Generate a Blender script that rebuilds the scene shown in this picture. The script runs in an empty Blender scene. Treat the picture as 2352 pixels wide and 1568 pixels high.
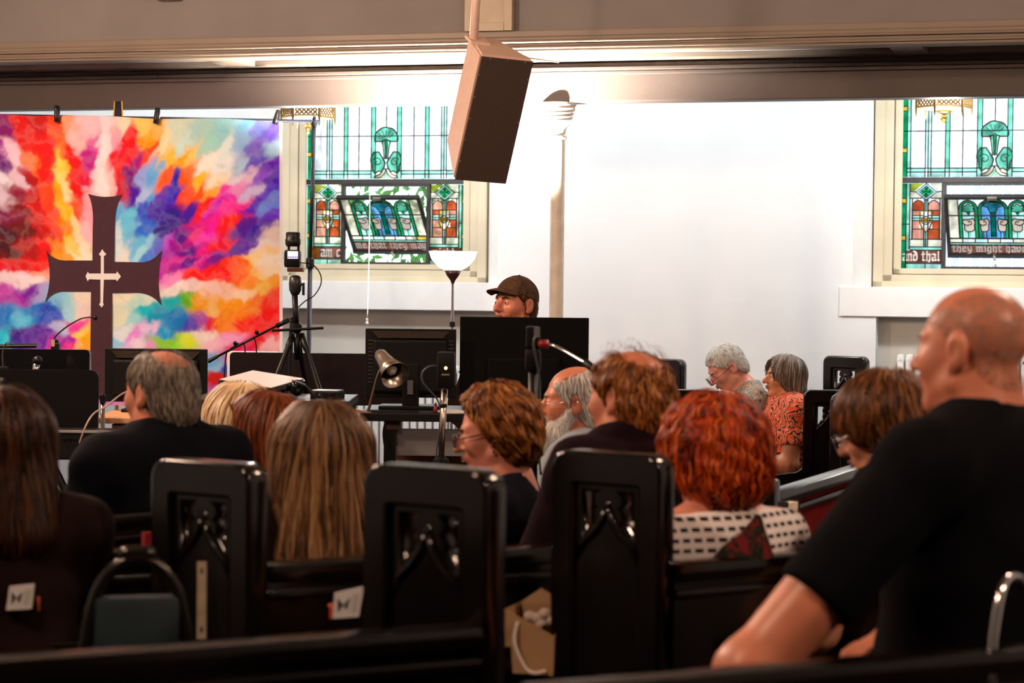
import bpy, bmesh, math, random
import numpy as np
from mathutils import Vector, Matrix, Euler
R = math.radians
random.seed(7); RNG = np.random.default_rng(11)
scene = bpy.context.scene
COL = scene.collection

# ------------------------------------------------------------------ camera
F = 5000.0                                  # focal length in pixels of the 2352x1568 frame
CAMZ = 1.45
PITCH = math.atan(134 / F); ROLL = 0.0105
CM = Matrix.Translation((0, 0, CAMZ)) @ Matrix.Rotation(math.pi / 2 - PITCH, 4, 'X') @ Matrix.Rotation(ROLL, 4, 'Z')
cam_d = bpy.data.cameras.new('camera'); cam = bpy.data.objects.new('camera', cam_d); COL.objects.link(cam)
cam.matrix_world = CM
cam_d.sensor_width = 36; cam_d.lens = F / 2352 * 36; cam_d.clip_end = 200
cam_d.dof.use_dof = True; cam_d.dof.focus_distance = 10.4; cam_d.dof.aperture_fstop = 4.0
scene.camera = cam
# ------------------------------------------------------------------ world / exposure
wd = bpy.data.worlds.new('sky'); scene.world = wd; wd.use_nodes = True
bg = wd.node_tree.nodes['Background']; bg.inputs['Color'].default_value = (.86, .93, 1.0, 1); bg.inputs['Strength'].default_value = 2.3
scene.view_settings.view_transform = 'Standard'; scene.view_settings.look = 'None'
scene.view_settings.exposure = 0.0; scene.view_settings.gamma = 1.0; scene.view_settings.use_curve_mapping = False
scene.cycles.use_denoising = True
scene.cycles.max_bounces = 5; scene.cycles.diffuse_bounces = 3; scene.cycles.glossy_bounces = 2; scene.cycles.transmission_bounces = 4; scene.cycles.transparent_max_bounces = 12
scene.cycles.use_adaptive_sampling = True; scene.cycles.adaptive_threshold = .06; scene.cycles.adaptive_min_samples = 12; scene.cycles.use_light_tree = False; scene.cycles.caustics_reflective = False; scene.cycles.caustics_refractive = False
scene.cycles.sample_clamp_indirect = 6
# lamp powers (the lamps themselves are built further down)
W_LANTERN, W_TORCH, W_NAVE, W_AISLE, W_STAGE = 50, 2800, 245, 41, 130
C_NAVE = (1.0, .68, .50)

# ------------------------------------------------------------------ placing helpers
def ray(px, py):
    v = CM.to_3x3() @ Vector(((px - 1176) / F, (784 - py) / F, -1)); return v
def P(px, py, d):
    """the point seen at frame pixel (px, py) standing d metres ahead"""
    v = ray(px, py); return Vector((0, 0, CAMZ)) + v * (d / v.y)
def Z(px, py, d): return P(px, py, d).z
def floor_z(y): return -.022 * (y - 4)

YAW = math.atan(.29); YW = 15.0             # the window wall stands askew to the view
WALLM = Matrix.Translation((0, YW, 0)) @ Matrix.Rotation(-YAW, 4, 'Z')     # local x along the wall, -y into the room
WINV = WALLM.inverted()
def wall(px, py, off=0.0):
    """wall coordinates (s, z) of a frame pixel on the plane standing off metres in front of the wall"""
    v = WINV.to_3x3() @ ray(px, py); o = WINV @ Vector((0, 0, CAMZ))
    t = (-off - o.y) / v.y; p = o + v * t; return p.x, p.z

# ------------------------------------------------------------------ objects
def link(name, data, parent=None, M=None, smooth=False):
    o = bpy.data.objects.new(name, data); COL.objects.link(o)
    if parent is not None: o.parent = parent
    if M is not None: o.matrix_local = M
    return o
def tag(o, label=None, cat=None, group=None, kind=None):
    if label: o['label'] = label
    if cat: o['category'] = cat
    if group: o['group'] = group
    if kind: o['kind'] = kind
    return o
def thing(name, label, cat, M=None, group=None):
    o = link(name, None, None, M); o.empty_display_size = .1
    return tag(o, label, cat, group)

class MB:
    """collects shapes, builds one mesh object"""
    def __init__(s): s.v = []; s.f = []
    def add(s, vs, fs):
        n = len(s.v); s.v += [tuple(v) for v in vs]; s.f += [tuple(i + n for i in f) for f in fs]; return s
    def box(s, x0, x1, y0, y1, z0, z1, M=None, ch=0.0):
        if ch > 0:
            ch = min(ch, .49 * min(abs(x1 - x0), abs(y1 - y0), abs(z1 - z0)))
            bm = bmesh.new(); bmesh.ops.create_cube(bm, size=1)
            for v in bm.verts: v.co = Vector((x0 + (x1 - x0) * (v.co.x + .5), y0 + (y1 - y0) * (v.co.y + .5), z0 + (z1 - z0) * (v.co.z + .5)))
            bmesh.ops.bevel(bm, geom=bm.edges[:], offset=ch, segments=2, affect='EDGES', profile=.6)
            return s.bm(bm, M)
        vs = [Vector((x, y, z)) for x in (x0, x1) for y in (y0, y1) for z in (z0, z1)]
        if M is not None: vs = [M @ v for v in vs]
        return s.add(vs, [(0, 1, 3, 2), (4, 6, 7, 5), (0, 4, 5, 1), (2, 3, 7, 6), (0, 2, 6, 4), (1, 5, 7, 3)])
    def bm(s, bm, M=None):
        bm.verts.index_update()
        s.add([(M @ v.co) if M is not None else v.co for v in bm.verts], [[v.index for v in f.verts] for f in bm.faces]); bm.free(); return s
    def tube(s, pts, r, n=8, cap=True):
        pts = [Vector(p) for p in pts]; m = len(pts)
        rs = r if isinstance(r, (list, tuple)) else [r] * m
        tg = [(pts[min(i + 1, m - 1)] - pts[max(i - 1, 0)]).normalized() for i in range(m)]
        ref = Vector((0, 0, 1)) if abs(tg[0].z) < .9 else Vector((1, 0, 0))
        u = tg[0].cross(ref).normalized(); vs = []
        for i in range(m):
            u = (u - tg[i] * u.dot(tg[i])).normalized(); w = tg[i].cross(u)
            for k in range(n):
                a = 2 * math.pi * k / n; vs.append(pts[i] + (u * math.cos(a) + w * math.sin(a)) * rs[i])
        fs = [(i * n + k, i * n + (k + 1) % n, (i + 1) * n + (k + 1) % n, (i + 1) * n + k) for i in range(m - 1) for k in range(n)]
        if cap: fs += [tuple(range(n))[::-1], tuple((m - 1) * n + k for k in range(n))]
        return s.add(vs, fs)
    def lathe(s, prof, n=24, M=None, cap=True):
        vs = []; m = len(prof)
        for r, z in prof:
            for k in range(n):
                a = 2 * math.pi * k / n; p = Vector((r * math.cos(a), r * math.sin(a), z)); vs.append(M @ p if M is not None else p)
        fs = [(i * n + k, i * n + (k + 1) % n, (i + 1) * n + (k + 1) % n, (i + 1) * n + k) for i in range(m - 1) for k in range(n)]
        if cap: fs += [tuple(range(n))[::-1], tuple((m - 1) * n + k for k in range(n))]
        return s.add(vs, fs)
    def prism(s, poly, y0, y1, M=None):
        """polygon in x,z pushed along y"""
        n = len(poly); vs = [Vector((x, y, z)) for y in (y0, y1) for x, z in poly]
        if M is not None: vs = [M @ v for v in vs]
        fs = [tuple(range(n)), tuple(range(2 * n - 1, n - 1, -1))] + [(i, i + n, (i + 1) % n + n, (i + 1) % n) for i in range(n)]
        return s.add(vs, fs)
    def sphere(s, c, r, n=12, M=None, sc=(1, 1, 1)):
        bm = bmesh.new(); bmesh.ops.create_uvsphere(bm, u_segments=n, v_segments=max(6, n // 2 + 2), radius=r)
        for v in bm.verts: v.co = Vector((v.co.x * sc[0], v.co.y * sc[1], v.co.z * sc[2])) + Vector(c)
        return s.bm(bm, M)
    def build(s, name, m, parent=None, M=None, smooth=False, angle=None):
        me = bpy.data.meshes.new(name); me.from_pydata(s.v, [], s.f); me.update()
        me.validate()
        bm = bmesh.new(); bm.from_mesh(me); bmesh.ops.recalc_face_normals(bm, faces=bm.faces[:]); bm.to_mesh(me); bm.free()
        if m is not None: me.materials.append(m)
        if smooth: smooth_mesh(me, angle)
        return link(name, me, parent, M)
def smooth_mesh(me, angle=None):
    me.polygons.foreach_set('use_smooth', [True] * len(me.polygons))
    if angle:
        bm = bmesh.new(); bm.from_mesh(me)
        for e in bm.edges:
            if len(e.link_faces) == 2 and e.calc_face_angle(0) > R(angle): e.smooth = False
        bm.to_mesh(me); bm.free()
def outline_mesh(loops, depth, bevel=0.0):
    """flat outlines with holes in x,y made solid along z (centred)"""
    cu = bpy.data.curves.new('c', 'CURVE'); cu.dimensions = '2D'; cu.fill_mode = 'BOTH'; cu.extrude = max(depth / 2 - bevel, 1e-4); cu.bevel_depth = bevel; cu.bevel_resolution = 1
    for lp in loops:
        sp = cu.splines.new('POLY'); sp.points.add(len(lp) - 1); sp.use_cyclic_u = True
        for i, q in enumerate(lp): sp.points[i].co = (q[0], q[1], 0, 1)
    o = bpy.data.objects.new('c', cu); COL.objects.link(o)
    dg = bpy.context.evaluated_depsgraph_get(); me = bpy.data.meshes.new_from_object(o.evaluated_get(dg))
    bpy.data.objects.remove(o); bpy.data.curves.remove(cu); me.materials.clear(); return me
def arc(cx, cy, r, a0, a1, n=12): return [(cx + r * math.cos(R(a0 + (a1 - a0) * i / n)), cy + r * math.sin(R(a0 + (a1 - a0) * i / n))) for i in range(n + 1)]
def rrect(x0, x1, y0, y1, r, n=5):
    return arc(x1 - r, y1 - r, r, 0, 90, n) + arc(x0 + r, y1 - r, r, 90, 180, n) + arc(x0 + r, y0 + r, r, 180, 270, n) + arc(x1 - r, y0 + r, r, 270, 360, n)
def curve_pts(ctrl, n=24):
    """smooth line through control points"""
    c = [Vector(p) for p in ctrl]; out = []
    for i in range(len(c) - 1):
        p0, p1, p2, p3 = c[max(i - 1, 0)], c[i], c[i + 1], c[min(i + 2, len(c) - 1)]
        k = max(2, n // (len(c) - 1))
        for j in range(k):
            t = j / k; out.append(.5 * ((2 * p1) + (p2 - p0) * t + (2 * p0 - 5 * p1 + 4 * p2 - p3) * t * t + (3 * p1 - p0 - 3 * p2 + p3) * t ** 3))
    out.append(c[-1]); return out
def frame_M(o, x, z=(0, 0, 1)):
    """matrix with its x axis along x, its z close to z"""
    x = Vector(x).normalized(); z = Vector(z); y = z.cross(x).normalized(); z = x.cross(y)
    return Matrix(((x.x, y.x, z.x, o[0]), (x.y, y.y, z.y, o[1]), (x.z, y.z, z.z, o[2]), (0, 0, 0, 1)))
def rotz(loc, a): return Matrix.Translation(loc) @ Matrix.Rotation(a, 4, 'Z')

# ------------------------------------------------------------------ materials
def srgb(h):
    if isinstance(h, str):
        h = h.lstrip('#'); c = [int(h[i:i + 2], 16) / 255 for i in (0, 2, 4)]
    else: c = list(h)
    return tuple(x / 12.92 if x <= .04045 else ((x + .055) / 1.055) ** 2.4 for x in c)
MATS = {}
def mat(name, col, rough=.5, metal=0.0, var=.12, scale=12, bump=0.0, bscale=40, spec=.5, sheen=0, coat=0, sss=0, emit=None, estr=0):
    if name in MATS: return MATS[name]
    m = bpy.data.materials.new(name); m.use_nodes = True; nt = m.node_tree; b = nt.nodes['Principled BSDF']
    c = srgb(col) if isinstance(col, str) else tuple(col)
    tc = nt.nodes.new('ShaderNodeTexCoord'); no = nt.nodes.new('ShaderNodeTexNoise'); no.inputs['Scale'].default_value = scale; no.inputs['Detail'].default_value = 1.5
    nt.links.new(tc.outputs['Object'], no.inputs['Vector'])
    rp = nt.nodes.new('ShaderNodeValToRGB'); rp.color_ramp.elements[0].position = .3; rp.color_ramp.elements[1].position = .7
    rp.color_ramp.elements[0].color = (*[x * (1 - var) for x in c], 1); rp.color_ramp.elements[1].color = (*[min(1, x * (1 + var)) for x in c], 1)
    nt.links.new(no.outputs['Fac'], rp.inputs['Fac']); nt.links.new(rp.outputs['Color'], b.inputs['Base Color'])
    b.inputs['Roughness'].default_value = rough; b.inputs['Metallic'].default_value = metal; b.inputs['Specular IOR Level'].default_value = spec
    if sheen: b.inputs['Sheen Weight'].default_value = sheen
    if coat: b.inputs['Coat Weight'].default_value = coat; b.inputs['Coat Roughness'].default_value = .15
    if sss: b.inputs['Subsurface Weight'].default_value = sss; b.inputs['Subsurface Radius'].default_value = (.02, .008, .004)
    if emit: b.inputs['Emission Color'].default_value = (*srgb(emit), 1); b.inputs['Emission Strength'].default_value = estr
    if bump:
        n2 = nt.nodes.new('ShaderNodeTexNoise'); n2.inputs['Scale'].default_value = bscale; n2.inputs['Detail'].default_value = 2.5; nt.links.new(tc.outputs['Object'], n2.inputs['Vector'])
        bu = nt.nodes.new('ShaderNodeBump'); bu.inputs['Strength'].default_value = bump; bu.inputs['Distance'].default_value = .01
        nt.links.new(n2.outputs['Fac'], bu.inputs['Height']); nt.links.new(bu.outputs['Normal'], b.inputs['Normal'])
    MATS[name] = m; return m
def glass(name, col, trans=.6):
    if name in MATS: return MATS[name]
    m = bpy.data.materials.new(name); m.use_nodes = True; nt = m.node_tree; nt.nodes.clear()
    c = tuple(x ** .5 for x in srgb(col)); out = nt.nodes.new('ShaderNodeOutputMaterial'); tp = nt.nodes.new('ShaderNodeBsdfTransparent'); tl = nt.nodes.new('ShaderNodeBsdfTranslucent'); mx = nt.nodes.new('ShaderNodeMixShader')
    tc = nt.nodes.new('ShaderNodeTexCoord'); no = nt.nodes.new('ShaderNodeTexNoise'); no.inputs['Scale'].default_value = 14; no.inputs['Detail'].default_value = 1.5
    nt.links.new(tc.outputs['Object'], no.inputs['Vector'])
    rp = nt.nodes.new('ShaderNodeValToRGB'); rp.color_ramp.elements[0].position = .35; rp.color_ramp.elements[1].position = .65
    rp.color_ramp.elements[0].color = (*[x * .78 for x in c], 1); rp.color_ramp.elements[1].color = (*[min(1, x * 1.12) for x in c], 1)
    nt.links.new(no.outputs['Fac'], rp.inputs['Fac'])
    for n in (tp, tl): nt.links.new(rp.outputs['Color'], n.inputs['Color'])
    mx.inputs[0].default_value = 1 - trans
    nt.links.new(tp.outputs[0], mx.inputs[1]); nt.links.new(tl.outputs[0], mx.inputs[2]); nt.links.new(mx.outputs[0], out.inputs['Surface'])
    MATS[name] = m; return m
M_plaster = mat('white_plaster', (.77, .80, .815), .85, var=.025, scale=2.5, bump=.35, bscale=9)
M_white = mat('white_paint', (.83, .84, .83), .6, var=.02, bump=.05)
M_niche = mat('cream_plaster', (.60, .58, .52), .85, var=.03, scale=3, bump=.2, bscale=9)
M_beige = mat('beige_paint', (.60, .53, .38), .5, var=.05, scale=6, bump=.05)
M_brown = mat('brown_paint', (.105, .078, .066), .55, var=.05, scale=4, bump=.06, bscale=90)
M_tan = mat('tan_moulding_paint', (.27, .215, .165), .45, var=.05, scale=5)
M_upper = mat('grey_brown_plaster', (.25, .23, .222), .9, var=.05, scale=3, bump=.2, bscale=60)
M_pane = mat('pale_soffit_panel', (.80, .80, .86), .7, var=.02)
M_lead = mat('dark_lead', (.012, .012, .012), .6, var=.3, scale=30)
M_iron = mat('dark_window_metal', (.014, .013, .012), .55, var=.4, scale=20, bump=.2)
M_cream = mat('cream_metal_paint', (.78, .70, .57), .5, var=.08, scale=18, bump=.25, bscale=70)
M_black = mat('black_plastic', (.0025, .0025, .0025), .5, var=.2, spec=.2)
M_black2 = mat('black_painted_metal', (.004, .004, .0042), .4, var=.2, scale=30, spec=.3)
M_blackgloss = mat('black_gloss', (.006, .006, .007), .12, var=.1)
M_maroonblack = mat('maroon_black_panel', (.006, .0015, .002), .5, var=.2, spec=.2)
M_chrome = mat('chrome', (.62, .62, .62), .16, 1.0, var=.05)
M_steel = mat('brushed_steel', (.50, .44, .36), .28, 1.0, var=.1, scale=40)
M_wood = mat('dark_pew_wood', (.0035, .0022, .0016), .18, var=.35, scale=9, spec=.5)
M_red = mat('red_cushion', (.13, .004, .005), .9, var=.15, scale=30, spec=.08)
M_brass = mat('brass', (.55, .34, .10), .3, 1.0, var=.1)
M_gold = mat('aged_gold_metal', (.30, .19, .07), .45, .6, var=.2, scale=30)
# ================================================================== the room
def struct(name, mb, m, M=None, smooth=False, label=None):
    o = mb.build(name, m, None, M, smooth); o['kind'] = 'structure'
    if label: o['label'] = label
    return o
# levels (metres)
OB = 2.55        # the beam stands this far in front of the window wall
OG = 3.20        # the gallery front stands this far in front of the window wall
zb0 = wall(1176, 236, OB)[1]; zb1 = wall(1176, 176, OB)[1]; zs = zb1 + .015
zg = wall(1176, 140, OG)[1]; zs = max(zs, zg)
s0, s1 = -7.5, 7.5
# windows: real size taken from the left one
wl, wbz = wall(703, 605); wr, _ = wall(1065, 607); w2l, w2bz = wall(2070, 619)
KX = (wr - wl) / 362.0; KZ = 15.26 / F
W1C = (wl + wr) / 2; W2C = w2l + 181 * KX
WZ = wbz; WTOP = WZ + 520 * KZ
HW = 181 * KX
# floor (it falls gently towards the front)
mb = MB(); mb.add([(x, y, floor_z(y) - dz) for dz in (0, .1) for x, y in ((-7.1, -4.1), (7.1, -4.1), (7.1, YW - .29 * 7.1), (-7.1, YW + .29 * 7.1))], [(0, 1, 2, 3), (7, 6, 5, 4), (0, 4, 5, 1), (1, 5, 6, 2), (2, 6, 7, 3), (3, 7, 4, 0)])
struct('floor', mb, mat('dark_red_carpet', (.022, .008, .007), .95, var=.25, scale=60, bump=.3, bscale=300))
# window wall with two openings and the niches under them
TH = .32
def wall_grid(name, m, holes, x0, x1, z0, z1, th):
    xs = sorted({x0, x1, *[h[0] for h in holes], *[h[1] for h in holes]}); zz = sorted({z0, z1, *[h[2] for h in holes], *[h[3] for h in holes]})
    mb = MB(); n = len(zz)
    def hole(i, j): return any(h[0] - 1e-6 <= xs[i] and xs[i + 1] <= h[1] + 1e-6 and h[2] - 1e-6 <= zz[j] and zz[j + 1] <= h[3] + 1e-6 for h in holes)
    for i in range(len(xs) - 1):
        for j in range(n - 1):
            if hole(i, j): continue
            a, b, c, d = xs[i], xs[i + 1], zz[j], zz[j + 1]
            mb.add([(a, 0, c), (b, 0, c), (b, 0, d), (a, 0, d)], [(0, 1, 2, 3)]); mb.add([(a, th, c), (b, th, c), (b, th, d), (a, th, d)], [(3, 2, 1, 0)])
    for a, b, c, d in holes:
        mb.add([(a, 0, c), (b, 0, c), (b, 0, d), (a, 0, d), (a, th, c), (b, th, c), (b, th, d), (a, th, d)], [(0, 1, 5, 4), (1, 2, 6, 5), (2, 3, 7, 6), (3, 0, 4, 7)])
    return struct(name, mb, m, WALLM)
FR = 55 * KX                                  # width of the beige frame
holes = []
for c in (W1C, W2C):
    holes.append((c - HW - .012, c + HW + .012, WZ - .012, WTOP))
wall_grid('wall_back', M_plaster, holes, s0, s1, -.6, 5.25, TH)
zl1 = wall(1000, 712, .10)[1]; zl0 = wall(1000, 648, .05)[1]
# the wall stands proud on either side of the niches: a furring of plaster with the niches left open
nl = wall(2012, 740, .16)[0]
xn2 = (nl, nl + 1.75); half = (xn2[1] - xn2[0]) / 2
mb = MB(); OFF = .16
xa = W1C - half - .10; xb = W1C + half + .02
for a, b in ((s0, xa), (xb, xn2[0]), (xn2[1], s1)): mb.box(a, b, -OFF, -.001, -.6, zl1 - .004)
struct('wall_lower', mb, M_plaster, WALLM)
mb = MB()
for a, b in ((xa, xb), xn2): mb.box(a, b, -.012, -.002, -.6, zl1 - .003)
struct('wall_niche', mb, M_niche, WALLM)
# plaster above the ledge, flush with the lower part, open round the windows
mb = MB(); sa = wall(1928, 690, .17)[0]; ext = W2C - sa
for a, b in ((s0, W1C - ext + .02), (W1C + ext - .02, W2C - ext + .02), (W2C + ext - .02, s1)): mb.box(a, b, -OFF, -.001, zl1 - .004, 3.4)
struct('wall_upper', mb, M_plaster, WALLM)
def window_casing(i, c):
    k = i * 3
    mb = MB(); mb.box(c - ext, c + ext, -OFF - .012, 0, zl1, zl0, ch=.004); struct('trim_%d' % (k + 1), mb, M_white, WALLM, label='white plaster ledge under the stained glass window')
    mb = MB()                                   # splayed white reveal
    e1 = HW + FR + .01
    for sgn in (-1, 1):
        x1, x2, x3 = c + sgn * (ext - .02), c + sgn * (e1 + .11), c + sgn * e1
        mb.add([(x1, -OFF, zl0), (x2, -OFF - .006, zl0), (x3, -.03, zl0), (x3, 0, zl0), (x1, 0, zl0)] + [(x1, -OFF, 3.4), (x2, -OFF - .006, 3.4), (x3, -.03, 3.4), (x3, 0, 3.4), (x1, 0, 3.4)],
               [(0, 1, 6, 5), (1, 2, 7, 6), (2, 3, 8, 7), (3, 4, 9, 8), (4, 0, 5, 9)])
    struct('trim_%d' % (k + 2), mb, M_white, WALLM, label='white splayed reveal of the window')
    mb = MB(); z0 = WZ - 40 * KZ                # stepped beige frame
    for j, (t, o) in enumerate(((0.0, .055), (.33, .04), (.72, .022))):
        e, w = FR * (1 - t), FR * .36
        y = -o - .002 * j
        for sgn in (-1, 1):
            a, b = sorted((c + sgn * (HW + e), c + sgn * (HW + max(e - w, 0)))); mb.box(a, b, y, -.001, WZ - e * .74, WTOP, ch=.004)
        mb.box(c - HW - e, c + HW + e, y, -.001, WZ - e * .74, WZ - max(e - w, 0) * .74, ch=.004)
    struct('trim_%d' % (k + 3), mb, M_beige, WALLM, label='beige stepped wooden frame of the window')
window_casing(0, W1C); window_casing(1, W2C)

# ---- beam, soffit, gallery front
def wbox(name, m, x0, x1, o0, o1, z0, z1, ch=0, label=None):
    mb = MB(); mb.box(x0, x1, -o1, -o0, z0, z1, ch=ch); return struct(name, mb, m, WALLM, label=label)
wbox('trim_7', M_brown, s0, s1, OB - .16, OB, zb0, zb1 + .10, ch=.006, label='brown painted beam across the aisle')
mb = MB()
for j, (dz, do) in enumerate(((0, .035), (.022, .055), (.045, .03))): mb.box(s0, s1, -OB - do, -OB - .001, zb1 + dz, zb1 + dz + .02, ch=.004)
struct('trim_8', mb, M_brown, WALLM, label='thin moulding along the top of the beam')
wbox('ceiling_aisle', M_white, s0, s1, -.2, OB - .02, zb1 + .30, zb1 + .36)
# soffit: brown coffering with pale panels set into it
mb = MB(); zsof = zb1 + .075
oa, ob_ = OB + .04, OG - .02
mb.box(s0, s1, -ob_, -oa, zsof + .03, zsof + .06); struct('ceiling_soffit', mb, M_pane, WALLM)
mb = MB(); w = .17
mb.box(s0, s1, -oa - .10, -oa + .02, zsof, zsof + .031, ch=.004); mb.box(s0, s1, -ob_, -ob_ + .12, zsof, zsof + .031, ch=.004)
ribs = [wall(505, 160, 3.0)[0], wall(2080, 125, 3.0)[0], wall(505, 160, 3.0)[0] - 2.9, wall(2080, 125, 3.0)[0] + 2.0]
for s in ribs: mb.box(s - w / 2, s + w / 2, -ob_ + .1, -oa - .08, zsof - .006, zsof + .031, ch=.004)
struct('trim_9', mb, M_tan, WALLM, label='brown ribs framing the pale panels of the soffit')
# gallery front with its mouldings
zg0 = zsof - .01
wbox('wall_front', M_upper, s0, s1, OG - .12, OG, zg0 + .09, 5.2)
ZR = lambda py: wall(1176, py, OG)[1]
mb = MB()
for z0, z1, o in ((zg0, zg0 + .016, .012), (zg0 + .014, zg0 + .028, .03), (zg0 + .028, zg0 + .045, .016), (zg0 + .045, zg0 + .058, .042), (zg0 + .058, zg0 + .078, .028), (zg0 + .078, zg0 + .115, .014)):
    mb.box(s0, s1, -OG - o, -OG + .13, z0, z1, ch=.006)
struct('trim_10', mb, M_tan, WALLM, label='stepped tan moulding along the foot of the gallery front')
# pilaster with a sunk panel behind the loudspeaker hanger
pa, pb = wall(1073, 40, OG)[0], wall(1182, 40, OG)[0]; zp = zg0 + .112
mb = MB(); b = .045
mb.box(pa, pa + b, -OG - .05, -OG, zp, 5.0, ch=.004); mb.box(pb - b, pb, -OG - .05, -OG, zp, 5.0, ch=.004); mb.box(pa + b, pb - b, -OG - .05, -OG, zp, zp + b, ch=.004)
mb.box(pa + b, pb - b, -OG - .012, -OG, zp + b, 5.0)
struct('trim_11', mb, mat('cream_pilaster_paint', (.52, .44, .32), .5, var=.05), WALLM, label='cream pilaster with a sunk panel')
mb = MB(); ca, cb = wall(372, 0, OG)[0], wall(420, 0, OG)[0]; mb.box(ca, cb, -OG - .08, -OG, wall(395, 4, OG)[1], 5.0, ch=.004)
struct('trim_12', mb, M_tan, WALLM, label='tan bracket on the gallery front')
# rest of the hall, out of sight of the photograph (it closes against the window wall)
yl = lambda x: YW - .29 * x + TH * .5
def plan(name, pts, z0, z1, m):
    mb = MB(); n = len(pts); mb.add([(x, y, z) for z in (z0, z1) for x, y in pts], [tuple(range(n))[::-1], tuple(range(n, 2 * n))] + [(i, (i + 1) % n, (i + 1) % n + n, i + n) for i in range(n)]); return struct(name, mb, m)
plan('wall_left', [(-7.1, -4), (-7, -4), (-7, yl(-7)), (-7.1, yl(-7.1))], -1, 5.3, M_plaster)
plan('wall_right', [(7, -4), (7.1, -4), (7.1, yl(7.1)), (7, yl(7))], -1, 5.3, M_plaster)
plan('wall_rear', [(-7.1, -4.1), (7.1, -4.1), (7.1, -4), (-7.1, -4)], -1, 5.3, mat('dark_panelled_wood', (.05, .035, .026), .6))
plan('ceiling', [(-7.1, -4.1), (7.1, -4.1), (7.1, yl(7.1)), (-7.1, yl(-7.1))], 5.2, 5.3, mat('dark_timber_ceiling', (.10, .06, .04), .8))
# thin pipe on the wall at the far left and panel lines there
# ================================================================== stained glass
G = dict(w=glass('white_opal_glass', '#ffffff', .75), m=glass('mint_glass', '#9fe4ca', .6), l=glass('pale_mint_glass', '#bfeede', .6), g=glass('green_glass', '#0f9a5c', .6),
         d=glass('deep_green_glass', '#0a6a48', .6), y=glass('yellow_glass', '#f0c23c', .6), o=glass('orange_glass', '#c9562c', .6), p=glass('salmon_glass', '#e59a80', .6),
         c=glass('cream_glass', '#e9dfc2', .6), b=glass('blue_glass', '#5f9ed2', .6), r=glass('brown_glass', '#7a4a3c', .6), k=glass('olive_glass', '#a9b23a', .6), t=glass('aqua_glass', '#74cfb0', .6))
G['I'] = mat('white_scroll_paint', (.88, .86, .78), .6, var=.04)
MESHCACHE = {}
def piece(parent, poly, g, y=0.0, th=.004, M=None):
    key = (tuple((round(a, 2), round(b_, 2)) for a, b_ in poly), g, round(y, 4))
    if key not in MESHCACHE:
        mb = MB(); mb.prism([(u * KX, v * KZ) for u, v in poly], y - th / 2, y + th / 2)
        o = mb.build('glass_piece', G[g], parent); MESHCACHE[key] = o.data
    else: o = link('glass_piece', MESHCACHE[key], parent)
    if M is not None: o.matrix_local = M
    return o
def rect(u0, u1, v0, v1): return [(u0, v0), (u1, v0), (u1, v1), (u0, v1)]
def lead_path(mb, pts, w=1.7, y=-.004, close=False):
    pts = [Vector((u * KX, y, v * KZ)) for u, v in pts]
    if close: pts.append(pts[0])
    mb.tube(pts, w * KX * .8, 6)
def blob(cx, cz, r, lobes, amp, n=28, a0=0): return [(cx + (r + amp * abs(math.sin(lobes * .5 * (2 * math.pi * i / n + a0)))) * math.cos(2 * math.pi * i / n), cz + (r + amp * abs(math.sin(lobes * .5 * (2 * math.pi * i / n + a0)))) * math.sin(2 * math.pi * i / n)) for i in range(n)]
# broad-pen lettering
PEN = {'a': [[(0.05, .92), (.3, 1.0), (.55, .85), (.55, .1), (.7, 0)], [(.5, .55), (.15, .45), (.1, .15), (.3, 0), (.55, .15)]],
 'm': [[(0, .9), (.12, 1), (.12, 0), (.24, .06)], [(.12, .82), (.35, 1), (.48, .85), (.48, 0), (.6, .06)], [(.48, .82), (.71, 1), (.84, .85), (.84, 0), (1.0, .06)]],
 'n': [[(0, .9), (.12, 1), (.12, 0), (.24, .06)], [(.12, .82), (.38, 1), (.52, .85), (.52, 0), (.68, .06)]],
 'd': [[(.05, 1.5), (.5, 1.05), (.58, .5), (.5, .1), (.3, 0), (.1, .15), (.1, .75), (.3, .95), (.5, .8)]],
 't': [[(.2, 1.35), (.2, .12), (.35, 0), (.5, .1)], [(0, .95), (.48, .95)]],
 'h': [[(.12, 1.5), (.12, 0), (.24, .06)], [(.12, .82), (.38, 1), (.52, .85), (.52, .1), (.4, -.2)]],
 'e': [[(.1, .5), (.5, .62), (.45, .9), (.28, 1), (.1, .8), (.1, .18), (.28, 0), (.52, .15)]],
 'y': [[(.05, 1), (.12, .3), (.3, .1), (.5, .3)], [(.52, 1), (.52, .1), (.3, -.35), (.05, -.3)]],
 'i': [[(0, .9), (.12, 1), (.12, 0), (.24, .06)], [(.1, 1.35), (.2, 1.3)]],
 'g': [[(.5, .85), (.28, 1), (.1, .8), (.1, .2), (.28, .05), (.5, .2)], [(.52, 1), (.52, -.1), (.3, -.35), (.05, -.25)]],
 'c': [[(.5, .85), (.28, 1), (.1, .8), (.1, .2), (.28, 0), (.52, .15)]],
 'o': [[(.3, 1), (.1, .8), (.1, .2), (.3, 0), (.5, .2), (.5, .8), (.3, 1)]],
 'v': [[(.05, 1), (.1, .3), (.3, 0), (.52, .35), (.5, .85), (.35, 1)]], 'I': [[(.1, 1.45), (.5, 1.45)], [(.3, 1.45), (.3, 0)], [(.05, 0), (.55, 0)]]}
ADV = {'m': 1.12, 'i': .38, 't': .62, 'I': .7}
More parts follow.
